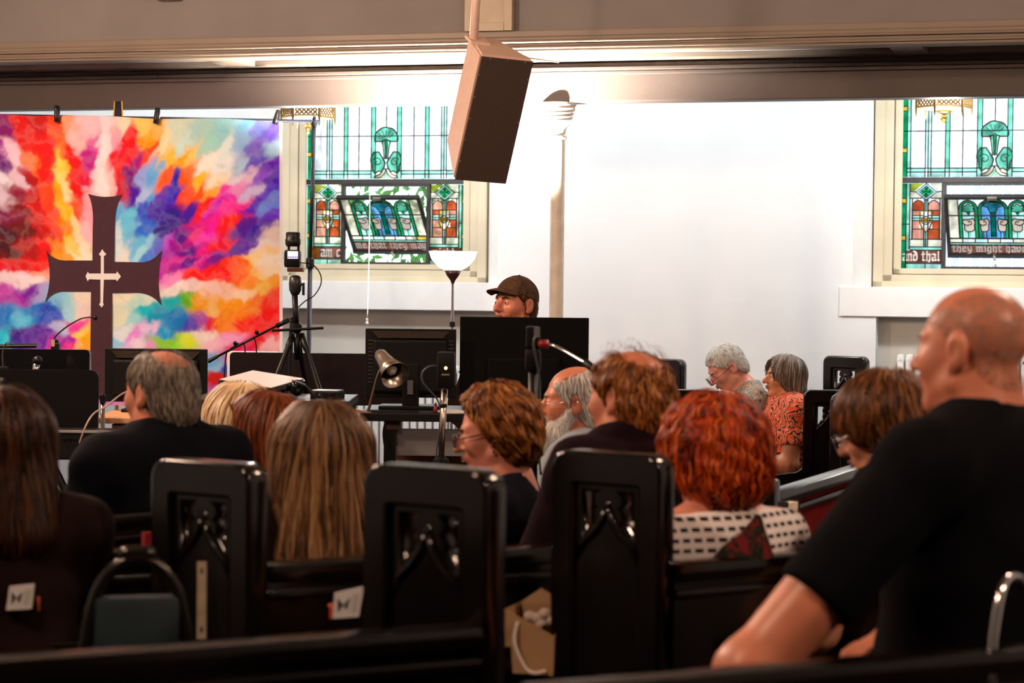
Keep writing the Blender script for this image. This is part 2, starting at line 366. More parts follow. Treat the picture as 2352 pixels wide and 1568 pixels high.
def lettering(parent, text, u0, v0, xh, y, m, umax=None, M=None, pen=.13):
    mb = MB(); u = u0; nx, nz = pen * xh * .8, pen * xh * .8
    for ch in text:
        if ch == ' ': u += .45 * xh; continue
        for st in PEN[ch]:
            for (a, b_), (c, d) in zip(st[:-1], st[1:]):
                q = [(u + a * xh * .95, v0 + b_ * xh), (u + c * xh * .95, v0 + d * xh)]
                for (ox, oz) in ((nx, nz), (nx, -nz * .35)):
                    poly = [(q[0][0] - ox, q[0][1] - oz), (q[0][0] + ox, q[0][1] + oz), (q[1][0] + ox, q[1][1] + oz), (q[1][0] - ox, q[1][1] - oz)]
                    if umax and max(p[0] for p in poly) > umax: continue
                    mb.prism([(p * KX, r * KZ) for p, r in poly], y - .0008, y)
        u += ADV.get(ch, .74) * xh
    return mb.build('lettering', m, parent, M)
def stained_window(name, c, left_text, vent_text, right_text, label, initial):
    M = WALLM @ Matrix.Translation((c, .03, WZ)); w = thing(name, None, None, M); w['kind'] = 'structure'; w['label'] = label
    ld = MB(); top = 520
    yel = [253, 342, 440]
    for sg in (-1, 1):
        def rc(a, b_, v0, v1, g): piece(w, rect(*sorted((sg * a, sg * b_)), v0, v1), g)
        # upper light
        cuts = [196] + [q for y_ in yel for q in (y_ - 5, y_ + 5)] + [top]
        for i in range(len(cuts) - 1): rc(174, 182, cuts[i], cuts[i + 1], 'g' if i % 2 == 0 else 'y')
        cuts2 = [196, 214, 294, 375, 455, top]
        for i in range(5): rc(167, 173, cuts2[i], cuts2[i + 1], 'm')
        for (v0, v1) in ((215, 294), (294, 390), (390, 480), (480, top)):
            for a, b_, g in ((137.5, 166, 'w'), (132, 137, 'l'), (126, 131, 'l'), (98, 125, 'w'), (89, 97, 't'), (64, 88.5, 'w'), (35, 62.5, 'w'), (25, 34, 't')): rc(a, b_, v0, v1, g)
        rc(0.5, 24.5, 294, 390, 'w'); rc(.5, 24.5, 390, 480, 'w'); rc(.5, 24.5, 480, top, 'w'); rc(.5, 24.5, 215, 294, 'w')
        for a, b_ in ((137.5, 166), (98, 131), (64, 97), (35, 62.5)): rc(a, b_, 207, 214, 'm'); rc(a, b_, 196, 206, 'l')
        rc(25, 34, 196, 214, 'm'); rc(.5, 24.5, 196, 214, 'c')
        for a in (173.5, 166.5, 137.2, 131.5, 125.5, 97.5, 88.8, 63, 34.5, 24.8): lead_path(ld, [(sg * a, 196), (sg * a, top)], 1.5)
        for v in (294, 390, 480): lead_path(ld, [(0, v), (sg * 182, v)], 1.5)
        lead_path(ld, [(sg * 25, 214.5), (sg * 173, 214.5)], 1.7); lead_path(ld, [(sg * 34, 206.5), (sg * 173, 206.5)], 1.7)
        for y_ in yel + [145, 65]:
            for q in (-5, 5): lead_path(ld, [(sg * 174, y_ + q), (sg * 182, y_ + q)], 1.4)
        # lower side light
        cuts = [0, 60, 70, 140, 150, 182]
        for i in range(5): rc(174, 182, cuts[i], cuts[i + 1], 'g' if i % 2 == 0 else 'y')
        for v0, v1 in ((40, 95), (95, 140), (140, 182)): rc(167, 173, v0, v1, 'm')
        rc(102, 134, 0, 10, 'l'); rc(134.6, 173, 0, 10, 'm'); rc(102, 173, 11.5, 39, 'r'); rc(102, 134, 40, 45.5, 'm'); rc(134.6, 166, 40, 45.5, 'm')
        rc(102, 130, 47, 62, 'c'); rc(138, 166, 47, 62, 'c'); rc(131, 134, 47, 80, 'l'); rc(134.5, 137, 47, 80, 'm')
        rc(102, 106, 63, 150, 'c'); rc(162, 166, 63, 150, 'c')
        for a, b_, s2 in ((107, 130, 1), (138, 161, -1)):       # salmon and orange lights round the shield
            rc(a, b_, 64, 84, 'p' if sg * s2 > 0 else 'o'); e0, e1 = (a, 121.5) if s2 > 0 else (146.5, b_); rc(e0, e1, 85, 102, 'o' if sg * s2 < 0 else 'p')
            cx = (a + b_) / 2; rad = (b_ - a) / 2
            rc(e0, e1, 114, 124, 'o' if s2 > 0 else 'p')
            piece(w, [(sg * p, q) for p, q in ([(a, 125)] + [(cx - rad * math.cos(R(t)), 132 + 14 * math.sin(R(t))) for t in range(0, 181, 20)] + [(b_, 125)])][::sg], 'p' if s2 > 0 else 'o')
            rc(e0, e1, 103, 107.5, 'm'); rc(e0, e1, 108.5, 113, 'l')
            for v in (84.5, 102.5, 108, 113.5, 124.5, 63): lead_path(ld, [(sg * a, v), (sg * b_, v)], 1.6)
            lead_path(ld, [(sg * p, q) for p, q in ([(a, 63)] + [(cx - rad * math.cos(R(t)), 132 + 14 * math.sin(R(t))) for t in range(0, 181, 20)] + [(b_, 63)])], 1.7)
            rc(a - .5 if s2 > 0 else cx, cx if s2 > 0 else b_ + .5, 147, 150, 'c')
        rc(131, 134, 124, 148, 'm'); rc(134.5, 137, 124, 148, 'l')
        sh = [(122, 124), (146, 124), (146, 98), (142, 86), (134, 78), (126, 86), (122, 98)]
        si = [(125, 121), (143, 121), (143, 98), (140, 89), (134, 82), (128, 89), (125, 98)]
        piece(w, [(sg * p, q) for p, q in si][::sg], 'w')
        for i in range(7): piece(w, [(sg * p, q) for p, q in (sh[i], sh[(i + 1) % 7], si[(i + 1) % 7], si[i])][::sg], 'y')
        for k in range(4): piece(w, blob(sg * 134 + 3.4 * math.cos(R(45 + 90 * k)), 103 + 3.4 * math.sin(R(45 + 90 * k)), 3.4, 2, 0, 12), 'y', -.013)
        lead_path(ld, [(sg * p, q) for p, q in sh], 1.6, -.008, True); lead_path(ld, [(sg * 134 + 8.5 * math.cos(R(t)), 103 + 8.5 * math.sin(R(t))) for t in range(0, 360, 30)], 1.8, -.012, True)
        # diamond with a green flower
        dm = [(134, 146), (155, 164), (134, 182), (113, 164)]; di = [(134, 152), (148, 164), (134, 177), (120, 164)]
        for i in range(4):
            a, b_ = dm[i], dm[(i + 1) % 4]; c2, d2 = di[(i + 1) % 4], di[i]
            piece(w, [(sg * p, q) for p, q in (a, b_, c2, d2)][::sg], 'l')
        piece(w, [(sg * p, q) for p, q in di][::sg], 't')
        for k in range(4): piece(w, blob(sg * 134 + 6 * math.cos(R(90 * k)), 164.5 + 6 * math.sin(R(90 * k)), 4, 2, 0, 12), 'g', -.005)
        piece(w, blob(sg * 134, 164.5, 2.5, 2, 0, 10), 'g', -.006)
        lead_path(ld, [(sg * p, q) for p, q in dm], 1.7, -.004, True); lead_path(ld, [(sg * p, q) for p, q in di], 1.5, -.004, True)
        for pl, g in (([(102, 166), (111, 166), (128, 182), (102, 182)], 'k' if sg > 0 else 'c'), ([(157, 166), (166, 166), (166, 182), (140, 182)], 'c' if sg > 0 else 'k'), ([(102, 151), (127, 151), (112, 163), (102, 163)], 'c'), ([(141, 151), (166, 151), (166, 163), (156, 163)], 'c')):
            piece(w, [(sg * p, q) for p, q in pl][::sg], g)
        for pth in ([(102, 165), (113, 164)], [(155, 164), (166, 165)], [(102, 63), (102, 182)], [(106.5, 63), (106.5, 150)], [(161.5, 63), (161.5, 150)], [(166.5, 40), (166.5, 182)], [(173.5, 0), (173.5, 182)], [(130.5, 47), (130.5, 80)], [(137.5, 47), (137.5, 80)], [(134.2, 47), (134.2, 80)], [(130.5, 124), (130.5, 148)], [(137.5, 124), (137.5, 148)], [(134.2, 124), (134.2, 148)], [(102, 46.3), (166, 46.3)], [(102, 39.5), (166, 39.5)], [(102, 11), (173, 11)], [(102, 62.6), (166, 62.6)], [(134.3, 0), (134.3, 10)], [(167, 95), (182, 95)], [(102, 150.5), (126, 150.5)], [(142, 150.5), (166, 150.5)]):
            lead_path(ld, [(sg * p, q) for p, q in pth], 1.7)
    lead_path(ld, [(0, 313), (0, top)], 1.5)
    # palmette: fan, stalk and two scrolls
    fan = [(-9, 281)] + [(-26 * math.cos(R(t)) * (1 + .05 * abs(math.sin(R(t * 3.5)))), 288 + 25 * math.sin(R(t)) * (1 + .05 * abs(math.sin(R(t * 3.5))))) for t in range(-15, 196, 7)] + [(9, 281), (0, 287)]
    piece(w, fan, 't', -.005); lead_path(ld, fan, 2.0, -.008, True)
    for t in (40, 65, 90, 115, 140): lead_path(ld, [(-8 * math.cos(R(t)), 286 + 5 * math.sin(R(t))), (-22 * math.cos(R(t)), 288 + 19 * math.sin(R(t)))], .9, -.008)
    for a, b_, g in ((-9, -3, 'm'), (-3, 3, 'g'), (3, 9, 'm')):
        st = [(a, 284), (b_, 284), (b_ * .45, 241), (a * .45, 241)]; piece(w, st, g, -.005); lead_path(ld, st, 1.5, -.008, True)
    for sg in (-1, 1):
        lead_path(ld, [(sg * 10, 283), (sg * 6, 262), (sg * 4, 241)], 1.4, -.008)
        sc = [(sg * p, q) for p, q in ((2, 233), (8, 244), (17, 258), (28, 257), (34, 247), (35, 236), (31, 226), (30, 214), (26, 208), (17, 214), (11, 212), (5, 220))]
        piece(w, sc, 't', -.005); lead_path(ld, sc, 2.2, -.008, True)
        sp = [(sg * (20 + (11 - .022 * t) * math.cos(R(t + 30))), 234 + (11 - .022 * t) * math.sin(R(t + 30))) for t in range(0, 440, 22)]
        lead_path(ld, sp, 1.4, -.009)
        lf = [(sg * p, q) for p, q in ((0, 219), (5, 219), (14, 206), (27, 201), (27, 197), (12, 199), (3, 208))]; piece(w, lf, 'w', -.006); lead_path(ld, lf, 1.6, -.008, True)
        lf = [(sg * p, q) for p, q in ((0, 212), (3, 206), (10, 197), (3, 197), (0, 202))]; piece(w, lf, 'm', -.006)
    ld.build('lead_came', M_lead, w, smooth=True)
    # dark iron bars of the window
    mb = MB()
    def bar(u0, u1, v0, v1, y0=-.02, y1=.02): mb.box(u0 * KX, u1 * KX, y0, y1, v0 * KZ, v1 * KZ, ch=.003)
    bar(-183, 183, 183, 195, -.025); bar(-102, -94, -1, 184); bar(94, 102, -1, 184); bar(-94, 94, -1, 5); bar(-94, 94, 178, 184); bar(-183, 183, -4, 0)
    mb.build('window_bar', M_iron, w)
    ink = mat('white_letter_paint', (.9, .88, .84), .6, var=.02, emit=None)
    inkg = ink
    if initial:
        pi = piece(w, rect(-181, -158, 11.5, 40), 'y', -.006); lettering(w, 'I', -176, 15, 15, -.012, M_brown, pen=.16)
        lettering(w, left_text, -150, 17, 16, -.004, inkg, umax=-103)
    else: lettering(w, left_text, -180, 17, 14.5, -.004, inkg, umax=-103)
    lettering(w, right_text, 106, 17, 15, -.004, inkg, umax=172)
    # the tilted middle light
    A = R(43); VM = Matrix.Translation((0, 0, 92 * KZ)) @ Matrix.Rotation(A, 4, 'X')
    v = link('tilting_light', None, w, VM); v.empty_display_size = .05
    fm = MB()
    def vb(u0, u1, v0, v1, y0=-.012, y1=.012): fm.box(u0 * KX, u1 * KX, y0, y1, (v0 - 92) * KZ, (v1 - 92) * KZ, ch=.002)
    vb(-94, 94, 170, 177, -.02); vb(-94, 94, 5, 13, -.02); vb(-94, -87, 13, 170); vb(87, 94, 13, 170); vb(-87, 87, 121, 124, -.01, -.004); vb(-87, 87, 56, 59, -.01, -.004)
    fm.build('sash_frame', M_iron, v)
    lv = MB(); off = Matrix.Translation((0, 0, -92 * KZ))
    def vp(poly, g, y=0): piece(v, poly, g, y, M=off)
    def vl(pts, wd_=1.6, y=-.004, close=False):
        p = [(a, q - 92) for a, q in pts]; lead_path(lv, p, wd_, y, close)
    vp(rect(-87, 87, 13, 38), 'r'); vp(rect(-87, 87, 39, 44), 'm')
    for i in range(7): vp(rect(-87 + i * 24.9, -87 + (i + 1) * 24.9 - .8, 45, 57), 'cwlcwcy'[i])
    vp(rect(-87, -68, 58, 170), 'c'); vp(rect(68, 87, 58, 170), 'c')
    for (a, b_) in ((-67, -30), (-29, 29), (30, 67)):
        vp(rect(a, a + 6, 58, 140), 'g'); vp(rect(b_ - 6, b_, 58, 140), 'g')
        cx = (a + b_) / 2; rr = (b_ - a) / 2
        oc = [(cx + rr * math.cos(R(t)), 140 + min(28, rr * 1.3) * math.sin(R(t))) for t in range(0, 181, 15)]; ic = [(cx + (rr - 6) * math.cos(R(t)), 140 + (min(28, rr * 1.3) - 6) * math.sin(R(t))) for t in range(0, 181, 15)]
        for i in range(12): vp([oc[i], oc[i + 1], ic[i + 1], ic[i]], 'g')
        vl(oc); vl(ic)
        vp([(a + 6, 58), (b_ - 6, 58)] + [(p, q) for p, q in ic], 'b' if rr > 25 else 'l')
        for x in (a, a + 6, b_ - 6, b_): vl([(x, 58), (x, 140)])
    for x, g in ((-48, 'g'), (48, 'g')):
        lf = blob(x, 142, 9, 6, 4, 30); vp(lf, 't', -.005); vl(lf, 1.4, -.008, True); vp(rect(x - 2.5, x + 2.5, 122, 134), 'g', -.006)
        vp(rect(x - 3, x - .5, 60, 78), 'g', -.005); vp(rect(x + .5, x + 3, 60, 78), 'm', -.005)
    cap = [(-22, 160), (22, 160), (20, 150), (10, 146), (6, 132), (-6, 132), (-10, 146), (-20, 150)]; vp(cap, 't', -.005); vl(cap, 1.5, -.008, True)
    vp(rect(-5, 5, 62, 132), 'g', -.005); vl([(-5, 62), (-5, 132)]); vl([(5, 62), (5, 132)])
    for x in (-14, 14, -20, 20): vl([(x, 58), (x, 95)], 1.4)
    for x, sx in ((-48, 1), (-18, .8), (18, -.8), (48, -1)):       # white scrolls
        pot = [(x + sx * p, q) for p, q in ((-11, 112), (-13, 104), (-9, 98), (-9, 84), (-5, 78), (6, 78), (11, 84), (11, 98), (13, 106), (8, 116), (0, 112))]
        vp(pot, 'I', -.006); vl(pot, 1.6, -.009, True); vl([(x + sx * (-10), 100), (x + sx * (-3), 96), (x + sx * 6, 100), (x + sx * 5, 107), (x - sx * 2, 106)], 1.1, -.01)
    for q in (38.5, 44.5, 57.5): vl([(-87, q), (87, q)])
    for x in (-68, 68): vl([(x, 58), (x, 170)])
    for i in range(1, 7): vl([(-87 + i * 24.9, 45), (-87 + i * 24.9, 57)])
    lv.build('lead_came', M_lead, v, smooth=True)
    lettering(v, vent_text, -84, 19 - 92, 14.5, -.004, inkg, umax=86)
    hd = MB(); hd.box(-.008, .008, -.035, -.015, (2 - 92) * KZ, (16 - 92) * KZ); hd.box(-.03, .03, -.035, -.015, (172 - 92) * KZ, (178 - 92) * KZ); hd.build('catch', M_steel, v)
    st = MB(); st.tube([(14 * KX, -.02, -18 * KZ), (4 * KX, .0, 10 * KZ)], .006, 6); st.build('stay', M_steel, w)
    return w
win1 = stained_window('window_1', W1C, 'am co', 'me that they may', 'might', 'stained glass window behind the floor lamp, its middle light tilted open', True)
win2 = stained_window('window_2', W2C, 'and that', 'they might have', 'it', 'stained glass window at the right edge, its middle light tilted open', False)
# pull cord of the left window
c1 = WALLM @ Vector((W1C - 15 * KX, -.17, WZ + 165 * KZ))
pts = [c1, c1 * .6 + P(848, 660, 14.4) * .4, P(845, 700, 14.3), P(843, 730, 14.3)]
cord = thing('pull_cord', 'thin white pull cord hanging from the tilted window light', 'cord', Matrix.Translation(P(843, 745, 14.3)))
inv = cord.matrix_world.inverted() if False else Matrix.Translation(-P(843, 745, 14.3))
mb = MB(); mb.tube([inv @ p for p in curve_pts(pts, 18)], .003, 5); mb.build('cord', M_white, cord)
mb = MB(); mb.lathe([(.003, .045), (.008, .035), (.006, .02), (.011, .008), (.008, 0)], 8); mb.build('toggle', M_white, cord)
# outside, seen through the open lights
zt = WZ + 186 * KZ
sd = MB()
for i in range(60):
    s = w2l - 1.2 + i * .075; sd.box(s, s + .066, 1.95, 1.975, -.6, zt + .15)
o = struct('wall_outside', sd, mat('pale_violet_siding', (.75, .75, .86), .7), WALLM, label='pale board siding outside the right window')
lv = MB()
for k in range(900):
    c = Vector((W1C + RNG.uniform(-1.1, 1.1), RNG.uniform(.9, 1.6), WZ + RNG.uniform(-.5, .62)))
    a = RNG.uniform(0, 6.28); u = Vector((math.cos(a), RNG.uniform(-.6, .6), math.sin(a))).normalized() * RNG.uniform(.03, .07); v_ = u.cross(Vector((RNG.uniform(-1, 1), RNG.uniform(-1, 1), RNG.uniform(-1, 1)))).normalized() * .022
    lv.add([c - u, c - v_, c + u, c + v_], [(0, 1, 2, 3)])
bu = lv.build('shrub', mat('leaf_green', (.10, .30, .05), .6, var=.5, scale=6), None, WALLM); tag(bu, 'green shrub outside the left stained glass window', 'shrub', kind='stuff')
# ================================================================== lamps
def point(name, loc, power, col, r, parent=None):
    l = bpy.data.lights.new(name, 'POINT'); l.energy = power; l.color = col; l.shadow_soft_size = r
    o = bpy.data.objects.new(name, l); COL.objects.link(o); o.location = loc
    if parent: o.parent = parent
    return o
M_lamp = mat('lit_lamp_glass', (.9, .85, .75), .4, emit='#fff0d8', estr=2.2)
def lantern(px, py, d, label, power, col=(1, .985, .97), top=None):
    b = P(px, py, d); T = thing('hanging_lantern', label, 'lantern', Matrix.Translation(b), 'hanging lanterns')
    r = .165
    gl = MB(); gl.lathe([(r * .88, .03), (r * .88, .27)], 6); gl.build('glass', M_lamp, T)
    bt = MB(); bt.lathe([(.02, .012), (r * .8, .02), (r * .86, .032)], 6, cap=False); bt.build('glass_base', M_lamp, T)
    hexa = [(r * math.cos(R(60 * k)), r * math.sin(R(60 * k))) for k in range(6)]
    fr = MB()
    for k in range(6):
        a, b2 = Vector((*hexa[k], 0)), Vector((*hexa[(k + 1) % 6], 0))
        for z in (.03, .15, .275): fr.tube([a + Vector((0, 0, z)), b2 + Vector((0, 0, z))], .008 if z != .15 else .005, 4)
        for j in range(1, 6):
            q = a.lerp(b2, j / 6)
            for z0 in (.040, .066, .092, .118): fr.tube([q + Vector((0, 0, z0)) - (b2 - a) * .08, q + Vector((0, 0, z0 + .026)) + (b2 - a) * .08], .005, 4); fr.tube([q + Vector((0, 0, z0)) + (b2 - a) * .08, q + Vector((0, 0, z0 + .026)) - (b2 - a) * .08], .005, 4)
    fr.build('filigree', M_gold, T)['kind'] = 'stuff'
    for k in range(6):
        p = MB(); a = Vector((*hexa[k], 0)); p.tube([a + Vector((0, 0, -.035)), a + Vector((0, 0, .0)), a + Vector((0, 0, .03)), a + Vector((0, 0, .29))], [.001, .008, .010, .010], 6); p.build('corner_post', M_gold, T)
    fi = MB(); fi.lathe([(.001, -.075), (.012, -.07), (.008, -.055), (.02, -.045), (.02, -.02), (.01, -.012), (.045, .0), (.05, .01), (.02, .02)], 14); fi.build('finial', M_brass, T, smooth=True)
    rf = MB(); rf.lathe([(r * 1.1, .275), (r * 1.05, .30), (r * .45, .38), (.02, .40), (.012, .44)], 6); rf.build('roof', M_gold, T)
    ch = MB(); ch.tube([(0, 0, .43), (0, 0, (top or (zb1 + .30)) - b.z)], .006, 6); ch.build('chain', M_gold, T)
    l = point('lantern_light', (0, 0, -.16), power, col, .07, T); return T
lantern(708, 280, 13.75, 'filigree metal lantern hanging beside the coloured banner', W_LANTERN)
lantern(2168, 258, 13.15, 'filigree metal lantern hanging in front of the right stained glass window', W_LANTERN)
# lanterns of the aisle and the nave that hang outside the frame
def flush_lamp(k, s, o, z, power, label):
    T = thing('ceiling_lamp', label, 'lamp', WALLM @ Matrix.Translation((s, -o, z)), 'flush ceiling lamps of the aisle')
    b = MB(); b.lathe([(.13, .0), (.13, -.02), (.11, -.02)], 20, cap=False); b.build('rim', M_white, T, smooth=True)
    b = MB(); b.lathe([(.115, -.015), (.10, -.035), (.06, -.05), (.005, -.055)], 20); b.build('dome', M_lamp, T, smooth=True)
    point('ceiling_light', (0, 0, -.10), power, (.98, .99, 1.0), .10, T)
for k, (s, lab) in enumerate(((-4.6, 'beyond the banner'), (-2.6, 'behind the banner'), (-.35, 'near the iron column'), (1.35, 'over the bare white wall'), (3.4, 'by the right window'))):
    flush_lamp(k, s, 1.35, zb1 + .30, W_AISLE, 'flush aisle ceiling lamp %s' % lab)
NAVE = [((-2.6, 6.2, 3.4), .9), ((2.4, 6.6, 3.6), .8), ((-1.5, 3.0, 3.4), .7), ((2.4, 2.6, 3.5), .8), ((-2.9, 8.8, 3.2), 1.4)]
def nave_lamp(loc, pw, k):
    lab = ['left middle', 'right middle', 'left rear', 'right rear', 'left front'][k]
    T = thing('pendant_lamp', 'warm bowl pendant lamp over the pews at the %s' % lab, 'lamp', Matrix.Translation(loc), 'pendant lamps over the pews')
    b = MB(); b.lathe([(.02, -.12), (.12, -.10), (.19, -.04), (.21, .03), (.20, .03), (.18, -.03), (.11, -.085), (.02, -.105)], 20, cap=False); b.build('bowl', mat('amber_bowl_glass', (.8, .45, .2), .4, emit='#ffb070', estr=3), T, smooth=True)
    c = MB(); c.tube([(0, 0, .03), (0, 0, 5.2 - loc[2])], .01, 6); c.lathe([(.05, .02), (.05, .06), (.01, .09)], 12); c.build('stem', M_gold, T)
    point('pendant_light', (0, 0, -.22), W_NAVE * pw, C_NAVE, .16, T)
for k, (loc, pw) in enumerate(NAVE): nave_lamp(loc, pw, k)
# torchiere
dTo = 11.9; bz = P(1040, 645, dTo); fl = floor_z(dTo)
T = thing('floor_lamp', 'floor lamp with a white glass bowl in front of the left window', 'lamp', Matrix.Translation((bz.x, bz.y, fl)))
h = bz.z - fl; sc = dTo / F
b = MB(); b.lathe([(16 * sc, h + 22 * sc), (34 * sc, h + 32 * sc), (50 * sc, h + 50 * sc), (56 * sc, h + 68 * sc), (54 * sc, h + 68 * sc), (47 * sc, h + 50 * sc), (32 * sc, h + 35 * sc), (5 * sc, h + 27 * sc)], 28, cap=False)
tb = bpy.data.materials.new('lit_white_bowl'); tb.use_nodes = True; nb = tb.node_tree.nodes['Principled BSDF']; nb.inputs['Base Color'].default_value = (.9, .88, .84, 1); nb.inputs['Emission Color'].default_value = (1, .96, .9, 1); nb.inputs['Emission Strength'].default_value = 1.0; nb.inputs['Roughness'].default_value = .3
b.build('bowl', tb, T, smooth=True)
b = MB(); b.lathe([(20 * sc, h + 24 * sc), (14 * sc, h + 12 * sc), (5 * sc, h), (3.5 * sc, h - 6 * sc)], 16); b.build('socket_cup', mat('mauve_brown_metal', (.09, .04, .045), .35, .5), T, smooth=True)
b = MB(); b.tube([(0, 0, .03), (0, 0, h)], 3.4 * sc, 10); b.build('pole', mat('grey_metal', (.22, .20, .20), .35, .6), T, smooth=True)
b = MB(); b.lathe([(.013, h - 105 * sc), (.016, h - 103 * sc), (.016, h - 95 * sc), (.013, h - 93 * sc)], 10); b.build('collar', M_black2, T)
b = MB(); b.lathe([(.13, 0), (.13, .012), (.03, .03), (.01, .04)], 20); b.build('base', M_black2, T)
l = bpy.data.lights.new('torch_light', 'SPOT'); l.energy = W_TORCH; l.color = (1, .90, .79); l.spot_size = R(128); l.spot_blend = .8; l.shadow_soft_size = .05; lo = bpy.data.objects.new('torch_light', l); COL.objects.link(lo); lo.parent = T; lo.location = (0, 0, h + 62 * sc); lo.rotation_euler = (math.pi, 0, 0)
for m_ in (M_lamp, tb, MATS['amber_bowl_glass']): m_.cycles.emission_sampling = 'NONE'
# ================================================================== iron column
cp = P(1281, 400, 0 + (WALLM @ Vector((wall(1281, 400, OB - .06)[0], -OB + .06, 0))).y); cz = floor_z(cp.y)
T = thing('column', 'slender cream iron column under the brown beam', 'column', Matrix.Translation((cp.x, cp.y, cz))); h = zb0 - cz; k = cp.y / F
b = MB(); b.lathe([(16.5 * k, 0), (16.5 * k, h - 80 * k)], 20); b.build('shaft', M_cream, T, smooth=True, angle=40)
b = MB(); b.lathe([(16.5 * k, h - 84 * k), (20 * k, h - 80 * k), (20 * k, h - 76 * k), (17 * k, h - 73 * k), (18 * k, h - 60 * k), (24 * k, h - 50 * k), (31 * k, h - 44 * k)], 24); b.build('neck', M_cream, T, smooth=True, angle=40)
b = MB(); pr = []
for i, (r, z) in enumerate(((31, -44), (33, -41), (31, -38), (32, -36), (35, -33), (32, -30), (33, -28), (37, -24), (34, -21), (36, -19), (40, -14), (38, -9), (41, -6), (41, 0))): pr.append((r * k, h + z * k))
b.lathe(pr, 28); b.build('capital', M_cream, T, smooth=True, angle=30)

# ================================================================== loudspeaker
Ux, Rx_ = Vector((.197, 0, .907)), Vector((.924, 0, -.045))
up = Vector((.20, -.37, .907)).normalized(); rt = Vector((.924, .38, -.045)); rt = (rt - up * rt.dot(up)).normalized(); fr_ = rt.cross(up)      # front faces down, right and to the camera
if fr_.y > 0: fr_ = -fr_
dS = 10.3; kS = dS / F; ctl = P(1104, 124, dS)
SM = Matrix(((rt.x, -fr_.x, up.x, ctl.x), (rt.y, -fr_.y, up.y, ctl.y), (rt.z, -fr_.z, up.z, ctl.z), (0, 0, 0, 1)))    # x right, y to the back, z up, origin front top left
T = thing('loudspeaker', 'tan wedge loudspeaker hung over the hall by a pole', 'loudspeaker', SM)
Wd, Hh, Dd = .275, .645, .27
M_spk = mat('tan_speaker_paint', (.80, .58, .46), .6, var=.04, scale=30, bump=.15, bscale=300)
poly = [(0, 0), (Wd, 0), (Wd - .10, Dd), (.03, Dd)]
bm = bmesh.new(); vb = [bm.verts.new((x, y, 0)) for x, y in poly]; vt = [bm.verts.new((x, y, -Hh)) for x, y in poly]
for i in range(4):      # the back slopes in at top and bottom
    if i > 1: vt[i].co.z += .10
bm.faces.new(vb); bm.faces.new(vt[::-1])
for i in range(4): bm.faces.new((vb[i], vt[i], vt[(i + 1) % 4], vb[(i + 1) % 4]))
bmesh.ops.recalc_face_normals(bm, faces=bm.faces[:]); bmesh.ops.bevel(bm, geom=bm.edges[:], offset=.010, segments=2, affect='EDGES')
mb = MB(); mb.bm(bm); mb.build('cabinet', M_spk, T, smooth=True, angle=25)
gm = mat('perforated_brown_grille', (.035, .022, .018), .55, var=.1); nt = gm.node_tree
vo = nt.nodes.new('ShaderNodeTexVoronoi'); vo.inputs['Scale'].default_value = 170; vo.inputs['Randomness'].default_value = .08; tc = nt.nodes['Texture Coordinate']; nt.links.new(tc.outputs['Object'], vo.inputs['Vector'])
rp = nt.nodes.new('ShaderNodeValToRGB'); rp.color_ramp.elements[0].position = .30; rp.color_ramp.elements[0].color = (.008, .005, .004, 1); rp.color_ramp.elements[1].position = .42; rp.color_ramp.elements[1].color = (.14, .09, .07, 1)
nt.links.new(vo.outputs['Distance'], rp.inputs['Fac']); nt.links.new(rp.outputs['Color'], nt.nodes['Principled BSDF'].inputs['Base Color'])
b = MB(); b.box(.006, Wd - .004, -.006, .004, -Hh + .006, -.010, ch=.003); gr = b.build('grille', gm, T)
pts_s = [(.012, -.10 - .11 * i) for i in range(5)] + [(Wd - .012, -.10 - .11 * i) for i in range(5)] + [(.05 + .09 * i, -.016) for i in range(3)]
for x, z in pts_s:
    b = MB(); b.sphere((x, -.007, z), .0035, 8); b.build('screw', M_steel, gr)
hp = SM.inverted() @ P(1104, -140, 10.45); b = MB(); b.tube([(.03, .20, .0), hp], .022, 10); b.build('hanger_pole', M_spk, T, smooth=True)
b = MB(); b.box(.0, .10, .15, .25, -.004, .012, ch=.003); b.build('hanger_plate', M_spk, T)
cb = SM.inverted() @ P(1283, 143, 11.2); b = MB(); b.tube([(Wd - .02, .05, -.01), cb], .004, 6); b.build('cable', M_spk, T)

